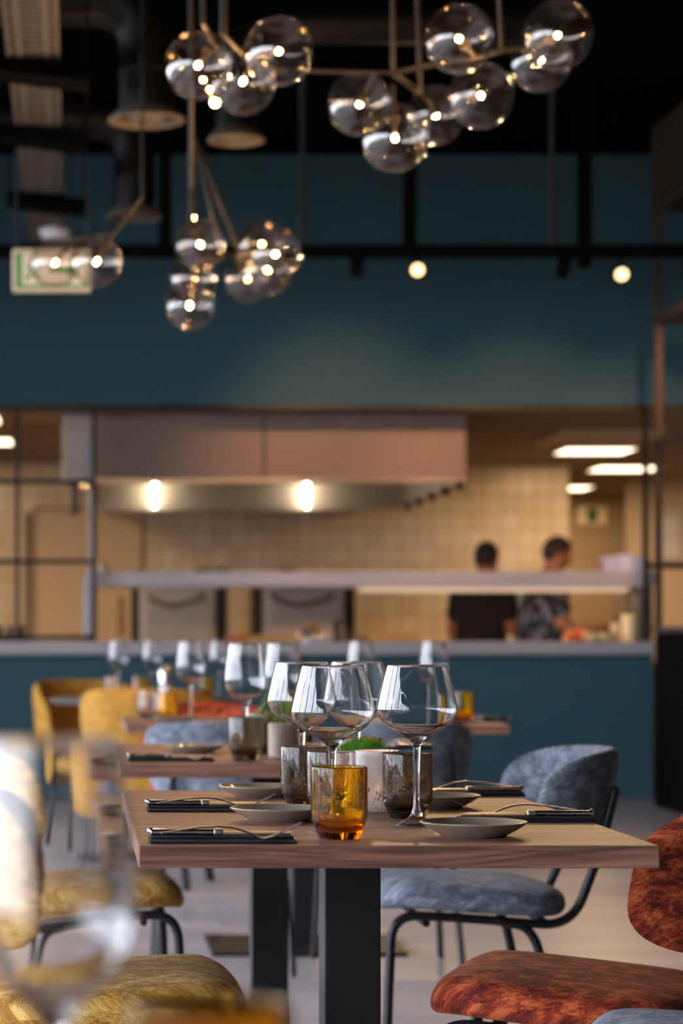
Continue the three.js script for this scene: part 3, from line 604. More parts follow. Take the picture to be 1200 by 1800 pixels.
setting('at the blue chair place of the second table', 690, 6.1, Math.PI);
setting('at the free end of the third table', 842, 8.0, Math.PI, 0.757);

// ------------------------------------------------------------------ pendant globe lights
const GR = 0.1;
const globeGeo = (() => { const g = new THREE.SphereGeometry(GR, 48, 32); return merge([g, new THREE.SphereGeometry(GR - 0.0025, 48, 32)]); })();
const bulbGeo = new THREE.CapsuleGeometry(0.0062, 0.01, 6, 14);
function chandelier(label, rods, globes, bare = []) {
  const t = thing('globe_chandelier', label, 'chandelier', [0, 0, 0], 0, 'clear globe chandeliers');
  for (const [a, b, r = 0.0075] of rods) part('rod', cylBetween(P(...a), P(...b), r, r, 10), M.rod, t);
  for (const [px, py, d, node, power = 1] of globes) {
    const c = P(px, py, d), n = P(...node), dir = n.clone().sub(c).normalize(), rim = c.clone().addScaledVector(dir, GR - 0.004);
    if (n.distanceTo(rim) > 0.03) part('arm', cylBetween(rim, n, 0.0065), M.rod, t);
    const g = part('globe', globeGeo, M.globe, t); g.position.copy(c);
    const loc = (v) => v.clone().sub(c);
    part('socket', [cylBetween(loc(rim), loc(c.clone().addScaledVector(dir, 0.016)), 0.006), cylBetween(loc(rim.clone().addScaledVector(dir, 0.01)), loc(rim.clone().addScaledVector(dir, -0.008)), 0.016, 0.016, 18)], M.brassSocket, g);
    const b = part('bulb', bulbGeo, M.bulb, g); b.quaternion.setFromUnitVectors(V(0, 1, 0), dir);
    const l = new THREE.PointLight(rgb(1, 0.6, 0.27), 0.45 * power); l.shadow.radius = 0.4; l.castShadow = true; l.position.copy(c); t.add(l);
  }
  for (const [px, py, d, s] of bare) { const b = part('bulb', new THREE.SphereGeometry(s, 14, 12), M.bulb, t); b.position.copy(P(px, py, d)); part('socket', cylBetween(P(px, py, d), P(px + 2, py - 40, d), s * 0.8), M.brassSocket, t); }
  return t;
}
const TOPPX = (d) => Y0 - (ROOM.top - EYE) * F / d;
chandelier('large globe chandelier with seven clear glass globes', [
  [[690, TOPPX(7.1), 7.1], [690, 128, 7.1]], [[712, TOPPX(7.3), 7.3], [738, 165, 7.3]], [[836, TOPPX(7), 7.0], [882, 88, 7.0]],
  [[520, 124, 7.1], [690, 128, 7.1], 0.006], [[690, 128, 7.1], [882, 88, 7.0], 0.009], [[882, 88, 7.0], [940, 82, 7.0]], [[690, 128, 7.1], [752, 172, 7.6], 0.009]],
  [[806, 68, 6.8, [836, 98, 7.05]], [845, 168, 7.15, [790, 172, 7.5]], [980, 62, 6.69, [940, 82, 7.0]], [950, 105, 7.4, [915, 86, 7.0]], [632, 183, 7.4, [660, 127, 7.1]], [694, 243, 6.91, [690, 150, 7.1]], [765, 202, 8.0, [752, 172, 7.6]]]);
chandelier('globe chandelier with three clear globes near the round ceiling diffuser', [
  [[355, TOPPX(6.9), 6.9], [356, 40, 6.9]], [[402, TOPPX(7), 7.0], [392, 60, 7.0], 0.012], [[334, TOPPX(7.4), 7.4], [336, 330, 7.4], 0.009], [[356, 40, 6.9], [392, 110, 7.0]], [[392, 60, 7.0], [440, 108, 7.1]], [[440, 108, 7.1], [500, 124, 7.1], 0.006]],
  [[348, 115, 6.9, [372, 80, 7.0]], [427, 143, 7.05, [440, 108, 7.1]], [490, 90, 6.8, [440, 100, 7.05]]],
  [[378, 180, 7.2, 0.013], [370, 157, 7.35, 0.009], [357, 140, 7.5, 0.007]]);
chandelier('lower globe chandelier with seven small clear globes', [
  [[336, 225, 9.4], [390, 440, 9.4], 0.01], [[336, 225, 9.4], [418, 435, 9.5], 0.01], [[336, 225, 9.4], [336, 400, 9.4], 0.012], [[336, TOPPX(9.4), 9.4], [336, 225, 9.4]], [[345, 460, 9.4], [420, 445, 9.5], 0.009]],
  [[352, 430, 9.3, [336, 398, 9.4]], [340, 490, 9.75, [350, 458, 9.4]], [333, 537, 9.55, [342, 470, 9.5]], [435, 490, 9.8, [412, 447, 9.5]], [460, 430, 9.6, [420, 445, 9.5]], [484, 447, 9.0, [420, 445, 9.3]], [470, 475, 9.3, [420, 450, 9.4]]],
  [[337, 383, 9.5, 0.012]]);
chandelier('globe chandelier with two clear globes in front of the hanging exit sign', [
  [[250, 345, 9.2], [200, 410, 9.2], 0.006], [[250, TOPPX(9.2), 9.2], [250, 345, 9.2], 0.006], [[200, 410, 9.2], [128, 420, 9.3], 0.006]],
  [[97, 462, 9.4, [128, 420, 9.3]], [170, 460, 9.15, [196, 411, 9.2]]]);

// ------------------------------------------------------------------ track with spotlights
{
  const d = 13.4, y0 = wy(453, d), y1 = wy(431, d);
  const t = thing('track_rail', 'black lighting track hung across the room in front of the teal wall', 'track', [0, 0, -d]);
  part('rail', box(-2.5, wx(1230, d), y0, y1, -0.04, 0.04), M.rail, t);
  for (const px of [290, 720, 1027]) part('drop_tube', box(wx(px - 11, d), wx(px + 11, d), y0 - (px === 1027 ? 0.06 : 0), ROOM.top, -0.035, 0.035), M.rail, t);
  for (const px of [530, 966]) part('cable_conduit', cylBetween(V(wx(px, d), y1, 0.06), V(wx(px, d), ROOM.top, 0.06), 0.018), std({ color: 0x30353a, roughness: 0.6 }), t);
}
function spot(label, px, py, aim, lit, power) {
  const d = 13.4, c = P(px, py, d), t = thing('spotlight', label, 'spotlight', [c.x, c.y, c.z], 0, 'track spotlights');
  const dir = aim.clone().sub(c).normalize(), q = new THREE.Quaternion().setFromUnitVectors(V(0, 1, 0), dir);
  const body = part('housing', lathe([[0, -0.09], [0.036, -0.09], [0.041, -0.08], [0.041, 0.05], [0.036, 0.05], [0.034, 0.03], [0, 0.03]], 28), M.rail, t); body.quaternion.copy(q);
  const face = part('lamp_face', lathe([[0, 0.032], [0.034, 0.032], [0.033, 0.036], [0, 0.038]], 24), M.spotFace, t); face.quaternion.copy(q);
  part('yoke', cylBetween(V(0, 0, 0), V(0, wy(450, d) - c.y, 0), 0.008), M.rail, t);
  const l = new THREE.SpotLight(lit ? rgb(1, 0.66, 0.34) : rgb(1, 0.5, 0.24), power, 0, 0.46, 0.75); l.position.copy(dir.clone().multiplyScalar(0.06)); l.target.position.copy(dir.clone().multiplyScalar(3)); l.castShadow = true; l.shadow.radius = 1.6; t.add(l, l.target);
}
spot('lit track spotlight facing the tables, middle of the track', 733, 473, V(1.4, 0.9, -6), true, 10);
spot('lit track spotlight facing the tables at the shelf end of the track', 1091, 481, V(2.4, 0.9, -6), true, 10);
spot('dark spotlight turned to the teal wall above the hood', 627, 470, V(1.75, 2.25, -15.6), false, 11);
spot('dark spotlight turned to the teal wall above the cooks', 990, 472, V(2.95, 2.15, -15.6), false, 11)
spot('spotlight at the very end of the track, turned to the shelf divider', 1212, 476, V(3.8, 2.6, -14.6), false, 9);

// ------------------------------------------------------------------ ceiling services on the left
{
  const t = thing('cable_tray', 'perforated grey cable tray running along the ceiling', 'cable tray', [0, 0, 0]);
  const x0 = -0.262, x1 = -0.058, y = 3.3;
  part('side_rail', box(x0, x0 + 0.012, y, y + 0.06, -13.4, -6.4), M.galv, t);
  part('side_rail', box(x1 - 0.012, x1, y, y + 0.06, -13.4, -6.4), M.galv, t);
  for (const x of [x0 + 0.04, x0 + 0.142]) part('strip', box(x, x + 0.022, y, y + 0.004, -13.4, -6.4), M.galv, t);
  for (let i = 0; i < 100; i++) part('rung', box(x0 + 0.012, x1 - 0.012, y + 0.004, y + 0.008, -13.38 + i * 0.07, -13.34 + i * 0.07), M.galv, t);
  for (const d of [9.25, 10.45, 12.0]) { const b = part('hanger', box(-0.2, 0.2, -0.03, 0.03, -0.1, 0.1), M.ceilingBlack, t); b.position.set(-0.14, y - 0.04, -d); b.rotation.z = -0.12; }
  for (const d of [9.25, 10.45, 12.0]) part('hanger_rod', [cylBetween(V(-0.33, y - 0.04, -d), V(-0.33, ROOM.top, -d), 0.006), cylBetween(V(0.05, y - 0.06, -d), V(0.05, ROOM.top, -d), 0.006)], M.rail, t);
}
function diffuser(label, px, py, r, bend) {
  const y = 3.12, d = (y - EYE) * F / (Y0 - py), x = wx(px, d), t = thing('round_diffuser', label, 'air duct', [x, y, -d], 0, 'round ceiling air diffusers');
  part('ring', lathe([[r * 0.78, 0.03], [r * 0.88, 0], [r, 0.004], [r, 0.014], [r * 0.75, 0.05]], 48), std({ color: 0x4a453f, roughness: 0.7 }), t);
  part('disc', lathe([[0, 0.012], [r * 0.45, 0.01], [r * 0.5, 0.02], [0, 0.03]], 36), std({ color: 0x4d4945, roughness: 0.6 }), t);
  part('duct', new THREE.TubeGeometry(roundedPath([V(0, 0.04, 0), V(0, 0.5, 0), V(bend, 0.5, 0)], 0.24), 40, r * 0.72, 28), M.duct, t);
  part('joint_ring', new THREE.TorusGeometry(r * 0.73, 0.008, 8, 36).rotateX(Math.PI / 2).translate(0, 0.2, 0), M.duct, t);
  return t;
}
diffuser('round air diffuser below a curved black duct near the cable tray', 257, 215, 0.155, -1.6);
diffuser('round air diffuser further along the cable tray', 236, 385, 0.14, -1.6);
diffuser('small round air diffuser above the track', 415, 250, 0.12, 1.2);
{
  const d = 10.9, t = thing('exit_sign', 'hanging white and green exit sign behind the clear globes', 'sign', [wx(91, d), wy(476, d), -d]);
  const w = 69 * d / F, h = 38 * d / F;
  part('housing', rbox(-w, w, -h, h, -0.02, 0.02, 0.008), std({ color: 0xd8cdb8, roughness: 0.5 }), t);
  const cv = document.createElement('canvas'); cv.width = 256; cv.height = 128; const c = cv.getContext('2d');
  c.fillStyle = '#2f8a4a'; c.fillRect(0, 0, 256, 128); c.fillStyle = '#e8e2cf'; c.fillRect(22, 6, 228, 110); c.fillStyle = '#bcc0b0'; c.fillRect(30, 16, 16, 92);
  c.fillStyle = '#2f8a4a'; c.beginPath(); c.arc(70, 34, 8, 0, 7); c.fill(); c.lineWidth = 10; c.lineCap = 'round'; c.strokeStyle = '#2f8a4a';
  for (const p of [[66, 46, 60, 72], [60, 72, 78, 84], [78, 84, 74, 104], [60, 72, 48, 92], [48, 92, 34, 92], [66, 50, 84, 60], [64, 50, 46, 60]]) { c.beginPath(); c.moveTo(p[0], p[1]); c.lineTo(p[2], p[3]); c.stroke(); }
  c.fillStyle = '#2f8a4a'; c.fillRect(120, 54, 70, 18); c.beginPath(); c.moveTo(186, 34); c.lineTo(226, 63); c.lineTo(186, 92); c.fill();
  const ct = new THREE.CanvasTexture(cv); ct.colorSpace = THREE.SRGBColorSpace;
  const face = new THREE.PlaneGeometry(w * 1.82, h * 1.62).translate(0, 0, 0.0212);
  part('pictogram_panel', face, std({ map: ct, roughness: 0.5, emissive: 0xffffff, emissiveMap: ct, emissiveIntensity: 0.12 }), t);
  part('hanger', [cylBetween(V(-w * 0.9, h, 0), V(-w * 0.9, ROOM.top - t.position.y, 0), 0.005), cylBetween(V(w * 0.9, h, 0), V(w * 0.9, ROOM.top - t.position.y, 0), 0.005)], M.rod, t);
  const s = thing('smoke_detector', 'white round smoke detector under the cable tray', 'detector', [wx(97, 12.6), 3.19, -12.6]);
  part('base', lathe([[0, 0.05], [0.085, 0.05], [0.085, 0.02], [0.07, 0], [0, -0.012]], 36), std({ color: 0xd9d8dc, roughness: 0.5 }), s);
  part('bracket', box(-0.01, 0.01, 0.05, 0.14, -0.01, 0.01), M.galv, s);
}

// ------------------------------------------------------------------ shelf divider on the right
{
  const d = 14.8, x0 = wx(1150, d), x1 = x0 + 0.45, zf = -d, zn = -11.2, warm = std({ color: 0x4a3a30, roughness: 0.6, metalness: 0.2 });
  const t = thing('shelf_divider', 'tall black steel shelf divider with closed base beside the counter', 'shelf', [0, 0, 0]);
  const hb = wy(1102, d), top = wy(374, d);
  part('base_cabinet', rbox(x0, x1, 0, hb - 0.035, zf, zn, 0.006), phys({ color: 0x050507, roughness: 0.9, specularIntensity: 0.2 }), t);
  part('base_top', rbox(x0 - 0.01, x1 + 0.01, hb - 0.035, hb, zf - 0.01, zn + 0.01, 0.006), M.galv, t);
  for (const x of [x0, x1 - 0.04]) for (const z of [zf, (zf + zn) / 2, zn - 0.04]) part('post', box(x, x + 0.04, hb, top, z, z + 0.04), warm, t);
  for (const y of [wy(787, d), wy(570, d), top]) {
    part('shelf_board', box(x0 + 0.02, x1 - 0.02, y + 0.004, y + 0.022, zf, zn), M.frameBlack, t);
    part('shelf_edge', [box(x0, x0 + 0.03, y, y + 0.05, zf, zn), box(x1 - 0.03, x1, y, y + 0.05, zf, zn)], warm, t);
  }
  const b = thing('bulkhead', 'dark brown boxed bulkhead above the shelf divider', 'bulkhead', [0, 0, 0]);
  part('casing', box(x0 - 0.02, x1 + 0.5, top + 0.052, ROOM.top - 0.002, zf, zn), std({ color: 0x3d312a, roughness: 0.8 }), b);
  const plant = (name, label, pos, potMat, r, h, leaves, size, green) => {
    const p = thing(name, label, 'plant', pos);
    part('pot', lathe([[0, 0], [r * 0.75, 0], [r, h], [r * 0.9, h], [r * 0.85, h * 0.9], [0, h * 0.9]], 28), potMat, p);
    for (let i = 0; i < leaves; i++) { const a = rnd() * 6.283, q = rr(0.4, 1) * size, u = rr(0.5, 1.3) * size; part('leaf', strap(new THREE.QuadraticBezierCurve3(V(0, h * 0.9, 0), V(Math.cos(a) * q * 0.4, h + u, Math.sin(a) * q * 0.4), V(Math.cos(a) * q, h + u * rr(0.2, 0.9), Math.sin(a) * q)), size * 0.09, 8), green, p); }
  };
  plant('potted_plant', 'small green plant in dark blue pot on the divider base', [x0 + 0.17, hb, -14.45], std({ color: 0x26304a, roughness: 0.4 }), 0.06, 0.13, 26, 0.1, M.leafDark);
  plant('potted_plant', 'leafy plant on the middle divider shelf', [x0 + 0.2, wy(787, d) + 0.022, -14.15], std({ color: 0x5d6078, roughness: 0.35 }), 0.085, 0.32, 30, 0.24, M.leafDark);
}

// ------------------------------------------------------------------ things on the counter and the pass shelf
const CT = 1.035, onC = (px, d = 15.9) => [wx(px, d), CT, -d];
{
  const c = thing('white_canister', 'cream cylindrical canister on the counter', 'canister', onC(1106, 15.85));
  part('body', lathe([[0, 0], [0.05, 0], [0.052, 0.004], [0.052, 0.14], [0.048, 0.15], [0, 0.15]], 32), std({ color: 0xf1dfae, roughness: 0.5 }), c);
  part('lid', lathe([[0.049, 0.15], [0.05, 0.165], [0.045, 0.18], [0, 0.18]], 32), std({ color: 0xf4e6bc, roughness: 0.5 }), c);
  const b = thing('sauce_bottle', 'pale squeeze bottle with dark cap on the counter', 'bottle', onC(1082, 16.0));
  part('body', lathe([[0, 0], [0.035, 0], [0.037, 0.01], [0.037, 0.1], [0.015, 0.13], [0, 0.13]], 24), std({ color: 0xb9a493, roughness: 0.5 }), b);
  part('cap', lathe([[0.016, 0.13], [0.018, 0.135], [0.014, 0.165], [0, 0.17]], 20), M.black, b);
  const bowlG = lathe([[0, 0], [0.03, 0], [0.055, 0.03], [0.065, 0.06], [0.061, 0.06], [0.05, 0.032], [0.027, 0.008], [0, 0.006]], 32);
  single('bowl', bowlG, std({ color: 0xe9cf9a, roughness: 0.4 }), 'cream bowl in front of the cook with the patterned shirt', 'bowl').position.set(...onC(1038, 15.75));
  single('bowl', bowlG, std({ color: 0xe2c58f, roughness: 0.4 }), 'cream bowl between canister and vegetables', 'bowl').position.set(...onC(1066, 15.6));
  const veg = (c, px, r, d, l) => { const t = thing('tomato', l, 'vegetable', [wx(px, d), CT, -d], 0, 'vegetables on the counter'); part('flesh', new THREE.SphereGeometry(r, 20, 14).scale(1, 0.85, 1).translate(0, r * 0.85, 0), std({ color: c, roughness: 0.35 }), t); part('stem', new THREE.ConeGeometry(r * 0.25, r * 0.3, 8).translate(0, r * 1.75, 0), M.leafDark, t); };
  veg(0xd66a1c, 1003, 0.045, 15.8, 'orange vegetable by the cook’s hand'); veg(0xc23a14, 1020, 0.05, 15.95, 'red vegetable behind the cream bowls'); veg(0xd98d25, 1012, 0.04, 16.1, 'yellow-orange vegetable at the back of the counter');
  const bs = thing('mixing_bowl', 'dark bowl of salad on the counter', 'bowl', onC(1045, 16.15));
  part('bowl', lathe([[0, 0], [0.06, 0], [0.11, 0.06], [0.12, 0.1], [0.115, 0.1], [0.1, 0.06], [0, 0.02]], 32), std({ color: 0x5a4030, roughness: 0.5 }), bs);
  part('salad', new THREE.SphereGeometry(0.1, 16, 10).scale(1, 0.5, 1).translate(0, 0.09, 0), std({ color: 0x6a4a24, roughness: 0.9 }), bs);
  const board = thing('serving_board', 'light wooden serving board on the counter', 'board', onC(690, 15.85));
  part('board', rbox(-0.16, 0.16, 0, 0.05, -0.1, 0.1, 0.015), std({ color: 0xcf9a4c, roughness: 0.6 }), board); part('handle', rbox(-0.28, -0.15, 0.01, 0.04, -0.025, 0.025, 0.01), std({ color: 0x8a6a44, roughness: 0.6 }), board);
  const b2 = thing('bread_board', 'long golden wooden board below the oven', 'board', onC(482, 15.7));
  part('board', rbox(-0.17, 0.17, 0, 0.04, -0.1, 0.1, 0.012), std({ color: 0xd9a24e, roughness: 0.6 }), b2);
  const tray = thing('orange_tray', 'orange tray of small bowls on the counter', 'tray', onC(425, 15.85));
  part('tray', rbox(-0.11, 0.11, 0, 0.035, -0.08, 0.08, 0.01), std({ color: 0xd0692e, roughness: 0.5 }), tray);
  part('small_bowl', lathe([[0, 0.035], [0.03, 0.035], [0.045, 0.065], [0.04, 0.065], [0, 0.045]], 24), std({ color: 0xe6b860, roughness: 0.4 }), tray);
  const pot = thing('lidded_dish', 'steel domed dish with brass knob on the counter', 'dish', onC(546, 16.15));
  part('dome', lathe([[0.11, 0], [0.11, 0.02], [0.095, 0.06], [0.06, 0.09], [0, 0.1]], 32), M.steel, pot); part('knob', new THREE.SphereGeometry(0.025, 14, 10).translate(0, 0.12, 0), std({ color: 0xd9a04a, metalness: 0.8, roughness: 0.25 }), pot);
  const pm = thing('pepper_mill', 'small dark pepper mill beside the domed dish', 'mill', onC(592, 16.0));
  part('body', lathe([[0, 0], [0.03, 0], [0.02, 0.06], [0.028, 0.1], [0, 0.11]], 20), M.black, pm); part('knob', new THREE.SphereGeometry(0.025, 12, 10).translate(0, 0.13, 0), M.black, pm);
  const pl = thing('plate_stack', 'stack of white plates on the counter', 'plate', onC(566, 15.7)); part('plates', lathe([[0, 0], [0.06, 0], [0.08, 0.012], [0.08, 0.03], [0.06, 0.022], [0, 0.02]], 32), std({ color: 0xe8e2d8, roughness: 0.3 }), pl);
  const dk = thing('bar_caddy', 'dark low caddy behind the grid window', 'caddy', onC(18, 15.9)); part('tray', rbox(-0.18, 0.12, 0, 0.05, -0.08, 0.08, 0.01), M.frameBlack, dk); for (let i = 0; i < 4; i++) part('jar', lathe([[0, 0.05], [0.024, 0.05], [0.024, 0.1], [0.018, 0.11], [0, 0.11]], 18).translate(-0.14 + i * 0.07, 0, 0), M.frameBlack, dk);
  const ST = wy(1004, 15.75), onS = (px) => [wx(px, 15.9), ST, -15.9];
  const bx = thing('paper_stack', 'white stack of folded paper bags on the pass shelf', 'paper', onS(1097));
  part('bag', rbox(-0.15, -0.06, 0.0, 0.1, -0.1, 0.1, 0.008), std({ color: 0xc9c9dc, roughness: 0.7 }), bx); part('bag', rbox(-0.055, 0.04, 0.0, 0.115, -0.1, 0.1, 0.008), std({ color: 0xdcdcf0, roughness: 0.7 }), bx); part('bag', rbox(0.045, 0.15, 0.0, 0.1, -0.1, 0.1, 0.008), std({ color: 0xc4c4d8, roughness: 0.7 }), bx);
  const tape = thing('tape_roll', 'copper coloured tape roll on the pass shelf', 'tape', onS(1060)); part('roll', new THREE.TorusGeometry(0.028, 0.011, 10, 24).translate(0, 0.039, 0), std({ color: 0xb98060, roughness: 0.35, metalness: 0.3 }), tape); part('core', new THREE.TorusGeometry(0.018, 0.005, 8, 20).translate(0, 0.039, 0), M.galv, tape);
  const ball = thing('service_bell', 'small chrome service bell at the end of the pass shelf', 'bell', onS(181)); part('dome', lathe([[0.04, 0], [0.042, 0.01], [0.036, 0.035], [0.02, 0.05], [0, 0.054]], 28), M.cutlery, ball); part('button', new THREE.SphereGeometry(0.01, 10, 8).translate(0, 0.06, 0), M.black, ball);
  const panG = lathe([[0, 0], [0.05, 0], [0.06, 0.02], [0.056, 0.02], [0.047, 0.005], [0, 0.004]], 24);
  for (const [px, l] of [[360, 'small dark pan on the pass shelf nearest the upright'], [392, 'small dark pan in the middle of the pass shelf'], [505, 'small dark pan on the pass shelf above the second oven']]) { const p = thing('small_pan', l, 'pan', onS(px), Math.PI / 2, 'dark pans on the pass shelf'); part('pan', panG, M.frameBlack, p); part('handle', cylBetween(V(0.05, 0.015, 0), V(0.16, 0.03, 0), 0.008), M.frameBlack, p); }
}

// ------------------------------------------------------------------ cooks
function meshSDF(sdf, c, half, res) {
  const mc = new MarchingCubes(res, M.skin, false, false, 200000); mc.isolation = 0; mc.field.fill(-1);
  const hs = res / 2;
  for (let k = 0; k < res; k++) for (let j = 0; j < res; j++) for (let i = 0; i < res; i++) mc.field[i + j * res + k * res * res] = -sdf(c[0] + (i - hs) / hs * half, c[1] + (j - hs) / hs * half, c[2] + (k - hs) / hs * half) * 10;
  mc.update();
  const n = mc.count, p = new Float32Array(n * 3), no = new Float32Array(n * 3);
  for (let i = 0; i < n; i++) for (let a = 0; a < 3; a++) { p[i * 3 + a] = c[a] + mc.positionArray[i * 3 + a] * half; no[i * 3 + a] = mc.normalArray[i * 3 + a]; }
  const g = new THREE.BufferGeometry(); g.setAttribute('position', new THREE.BufferAttribute(p, 3)); g.setAttribute('normal', new THREE.BufferAttribute(no, 3)); g.setAttribute('uv', new THREE.BufferAttribute(new Float32Array(n * 2), 2));
  const m = mergeVertices((() => { g.deleteAttribute('normal'); return g; })(), 1e-5); m.computeVertexNormals(); return m;
}
function cap(x, y, z, [a, ra], [b, rb]) {
  const dx = b[0] - a[0], dy = b[1] - a[1], dz = b[2] - a[2], px = x - a[0], py = y - a[1], pz = z - a[2];
  let t = (px * dx + py * dy + pz * dz) / (dx * dx + dy * dy + dz * dz); t = t < 0 ? 0 : t > 1 ? 1 : t;
  const ex = px - dx * t, ey = py - dy * t, ez = pz - dz * t; return Math.sqrt(ex * ex + ey * ey + ez * ez) - (ra + (rb - ra) * t);
}
const smin = (a, b, k) => { const h = Math.max(k - Math.abs(a - b), 0) / k; return Math.min(a, b) - h * h * k * 0.25; };
const ell = (x, y, z, c, r) => { const a = (x - c[0]) / r[0], b = (y - c[1]) / r[1], d = (z - c[2]) / r[2], k = Math.sqrt(a * a + b * b + d * d); return (k - 1) * Math.min(...r); };
function person(label, pos, turn, J, mats, pattern) {      // facing +x; z towards the camera side
  const t = thing('person', label, 'person', pos, turn, undefined);
  const arms = [J.near, J.far], torso = (x, y, z, o = 0) => {
    let d = ell(x, y, z, J.chest, [0.125 + o, 0.25 + o, 0.185 + o]);
    d = smin(d, ell(x, y, z, J.belly, [0.125 + o, 0.22 + o, 0.165 + o]), 0.09);
    d = smin(d, cap(x, y, z, [J.shN, 0.068 + o], [J.shF, 0.068 + o]), 0.07);
    return smin(d, ell(x, y, z, J.hip, [0.125 + o, 0.15 + o, 0.175 + o]), 0.08);
  };
  const upper = (x, y, z, o = 0) => { let d = 9; for (const a of arms) d = Math.min(d, cap(x, y, z, [a[0], 0.062 + o], [a[1], 0.046 + o])); return d; };
  const legs = (x, y, z, o = 0) => { let d = 9; for (const s of [0.095, -0.095]) { d = Math.min(d, cap(x, y, z, [[J.hip[0], 0.88, s], 0.09 + o], [[J.hip[0] + 0.02, 0.48, s], 0.06 + o])); d = Math.min(d, cap(x, y, z, [[J.hip[0] + 0.02, 0.48, s], 0.06 + o], [[J.hip[0], 0.09, s], 0.042 + o])); } return d; };
  const bodyF = (x, y, z) => {
    let d = smin(torso(x, y, z), upper(x, y, z), 0.05);
    d = smin(d, legs(x, y, z), 0.05);
    for (const s of [0.095, -0.095]) d = smin(d, cap(x, y, z, [[J.hip[0] - 0.03, 0.05, s], 0.045], [[J.hip[0] + 0.16, 0.04, s], 0.035]), 0.03);
    for (const a of arms) d = smin(d, cap(x, y, z, [a[1], 0.045], [a[2], 0.029]), 0.02);
    return smin(d, cap(x, y, z, [J.neck, 0.062], [J.head, 0.055]), 0.04);
  };
  const H = J.head, hd = J.look, face = (x, y, z) => {     // head in its own turned axes
    const dx = x - H[0], dy = y - H[1], dz = z - H[2], cy = Math.cos(hd[0]), sy = Math.sin(hd[0]), cp = Math.cos(hd[1]), sp = Math.sin(hd[1]);
    const ax = dx * cy + dz * -sy, az = dx * sy + dz * cy, bx = ax * cp + dy * sp, by = -ax * sp + dy * cp; return [bx, by, az];
  };
  const headF = (x, y, z) => {
    const [a, b, c] = face(x, y, z);
    let d = ell(a, b, c, [-0.005, 0.02, 0], [0.098, 0.108, 0.078]);
    d = smin(d, ell(a, b, c, [0.03, -0.06, 0], [0.062, 0.068, 0.058]), 0.04);
    d = smin(d, cap(a, b, c, [[0.088, 0.018, 0], 0.011], [[0.107, -0.018, 0], 0.015]), 0.015);
    for (const s of [-1, 1]) { d = smin(d, ell(a, b, c, [-0.008, -0.005, s * 0.078], [0.022, 0.032, 0.012]), 0.008); d = smin(d, -(-ell(a, b, c, [0.08, 0.012, s * 0.03], [0.014, 0.01, 0.016])), 0.01); }
    d = smin(d, cap(a, b, c, [[0.083, -0.055, -0.02], 0.009], [[0.083, -0.055, 0.02], 0.009]), 0.012);
    return smin(d, cap(x, y, z, [J.neck, 0.058], [H, 0.05]), 0.03);
  };
  const hand = (w, dir) => {
    const f = V(...dir).normalize(), side = V(0, 0, 1).cross(f).normalize(), up = f.clone().cross(side);
    const pt = (a, b, c) => { const v = V(...w).addScaledVector(f, a).addScaledVector(up, b).addScaledVector(side, c); return [v.x, v.y, v.z]; };
    const L = [0.07, 0.08, 0.075, 0.06];
    const fs = L.map((l, i) => [[pt(0.08, -0.03 + i * 0.02, 0), 0.01], [pt(0.08 + l * 0.55, -0.032 + i * 0.021, 0.006), 0.009], [pt(0.08 + l * 0.85, -0.032 + i * 0.021, 0.03), 0.0075]]);
    fs.push([[pt(0.03, -0.035, 0.005), 0.012], [pt(0.06, -0.06, 0.015), 0.0105], [pt(0.085, -0.068, 0.028), 0.009]]);
    return (x, y, z) => { let d = smin(cap(x, y, z, [w, 0.028], [pt(0.07, 0, 0), 0.03]), cap(x, y, z, [pt(0.05, -0.025, 0), 0.014], [pt(0.07, 0.028, 0), 0.014]), 0.02); for (const q of fs) d = smin(d, Math.min(cap(x, y, z, q[0], q[1]), cap(x, y, z, q[1], q[2])), 0.006); return d; };
  };
  const hs = arms.map((a) => meshSDF(hand(a[2], [a[2][0] - a[1][0], a[2][1] - a[1][1], a[2][2] - a[1][2]]), a[2], 0.2, 64));
  const b = part('body', [meshSDF(bodyF, [0.1, 0.86, 0], 0.93, 108), meshSDF(headF, H, 0.19, 64), ...hs], mats.skin, t);
  const hairF = (x, y, z) => { const [a, bb, c] = face(x, y, z); const d = ell(a, bb, c, [-0.012, 0.03, 0], [0.106, 0.113, 0.088]); return Math.max(d, -(bb - (a > 0.02 ? 0.07 : -0.03 + a * 0.9))); };
  part('hair', meshSDF(hairF, H, 0.19, 60), mats.hair, t);
  const sh = (x, y, z) => {
    let d = torso(x, y, z, 0.016);
    for (const a of arms) { const m = [0, 1, 2].map((i) => a[0][i] + (a[1][i] - a[0][i]) * 0.6); d = smin(d, cap(x, y, z, [a[0], 0.082], [m, 0.074]), 0.04); }
    return Math.max(d, 0.9 - y, Math.min(0.075 - Math.hypot(x - J.neck[0], z - J.neck[2]), y > 1.3 ? 9 : -9));
  };
  const sg = meshSDF(sh, [0.06, 1.2, 0], 0.46, 84);
  if (pattern) {
    const p = sg.attributes.position, col = new Float32Array(p.count * 3), n = noise(40, 40, 91), n2 = noise(64, 64, 92);
    for (let i = 0; i < p.count; i++) { const u = p.getX(i) * 0.9 + 0.5 + p.getZ(i) * 0.5, v = p.getY(i) * 0.7, k = n(u, v) * 0.7 + n2(u, v) * 0.3 > 0.56 ? 1 : 0; const c = k ? [0.2, 0.2, 0.22] : [0.012, 0.016, 0.03]; col.set(c, i * 3); }
    sg.setAttribute('color', new THREE.BufferAttribute(col, 3));
  }
  part('shirt', sg, mats.shirt, t);
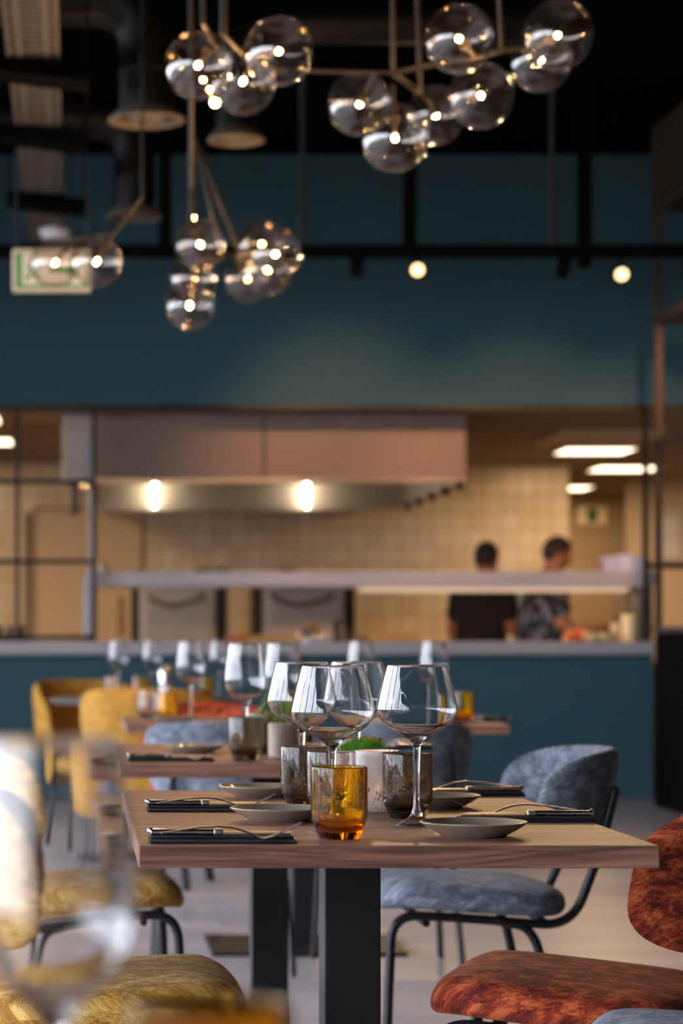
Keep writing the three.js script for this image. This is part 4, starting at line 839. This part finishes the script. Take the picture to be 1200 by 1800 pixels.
  part('trousers', meshSDF((x, y, z) => Math.max(smin(legs(x, y, z, 0.02), ell(x, y, z, J.hip, [0.142, 0.17, 0.192]), 0.06), y - 1.0, 0.1 - y), [0.06, 0.55, 0], 0.58, 72), mats.trousers, t);
  return t;
}
person('cook in a plain black T-shirt standing behind the pass', [wx(846, 17.1), 0, -17.1], 0.75, {
  hip: [0, 0.93, 0], belly: [0.0, 1.08, 0], chest: [0.01, 1.27, 0], shN: [0.01, 1.41, 0.16], shF: [0.01, 1.41, -0.16], neck: [0.02, 1.46, 0], head: [0.06, 1.625, 0], look: [0.15, -0.35],
  near: [[0.01, 1.40, 0.195], [0.06, 1.14, 0.22], [0.26, 1.10, 0.12]], far: [[0.01, 1.40, -0.195], [-0.02, 1.13, -0.24], [0.05, 0.92, -0.255]],
}, { skin: M.skinDark, hair: M.hair, shirt: M.shirtBlack, trousers: M.trouser });
person('cook in a dark patterned short-sleeved shirt bending over the counter', [wx(948, 16.75), 0, -16.75], 0.12, {
  hip: [-0.02, 0.93, 0], belly: [0.0, 1.09, 0], chest: [0.03, 1.28, 0], shN: [0.05, 1.42, 0.16], shF: [0.05, 1.42, -0.16], neck: [0.065, 1.47, 0], head: [0.125, 1.645, 0], look: [0.0, -0.45],
  near: [[0.05, 1.41, 0.195], [0.10, 1.17, 0.22], [0.21, 1.065, 0.25]], far: [[0.05, 1.41, -0.195], [0.15, 1.17, -0.22], [0.36, 1.10, -0.1]],
}, { skin: M.skin, hair: M.hairBrown, shirt: std({ color: 0xffffff, vertexColors: true, roughness: 0.9 }), trousers: M.trouser }, true);
{
  const t = thing('hanging_towel', 'pale teal towel hanging between the two cooks', 'towel', [wx(904, 18.0), 0, -18.0]);
  part('cloth', rbox(-0.06, 0.06, 1.1, 1.45, -0.012, 0.012, 0.01), std({ color: 0x9fc4c0, roughness: 0.9 }), t);
  part('stand', [cylBetween(V(0, 0, -0.03), V(0, 1.47, -0.03), 0.012), cylBetween(V(-0.08, 1.455, 0), V(0.08, 1.455, 0), 0.008), box(-0.15, 0.15, 0, 0.02, -0.15, 0.12)], M.galv, t);
}
renderer.render(scene, camera);
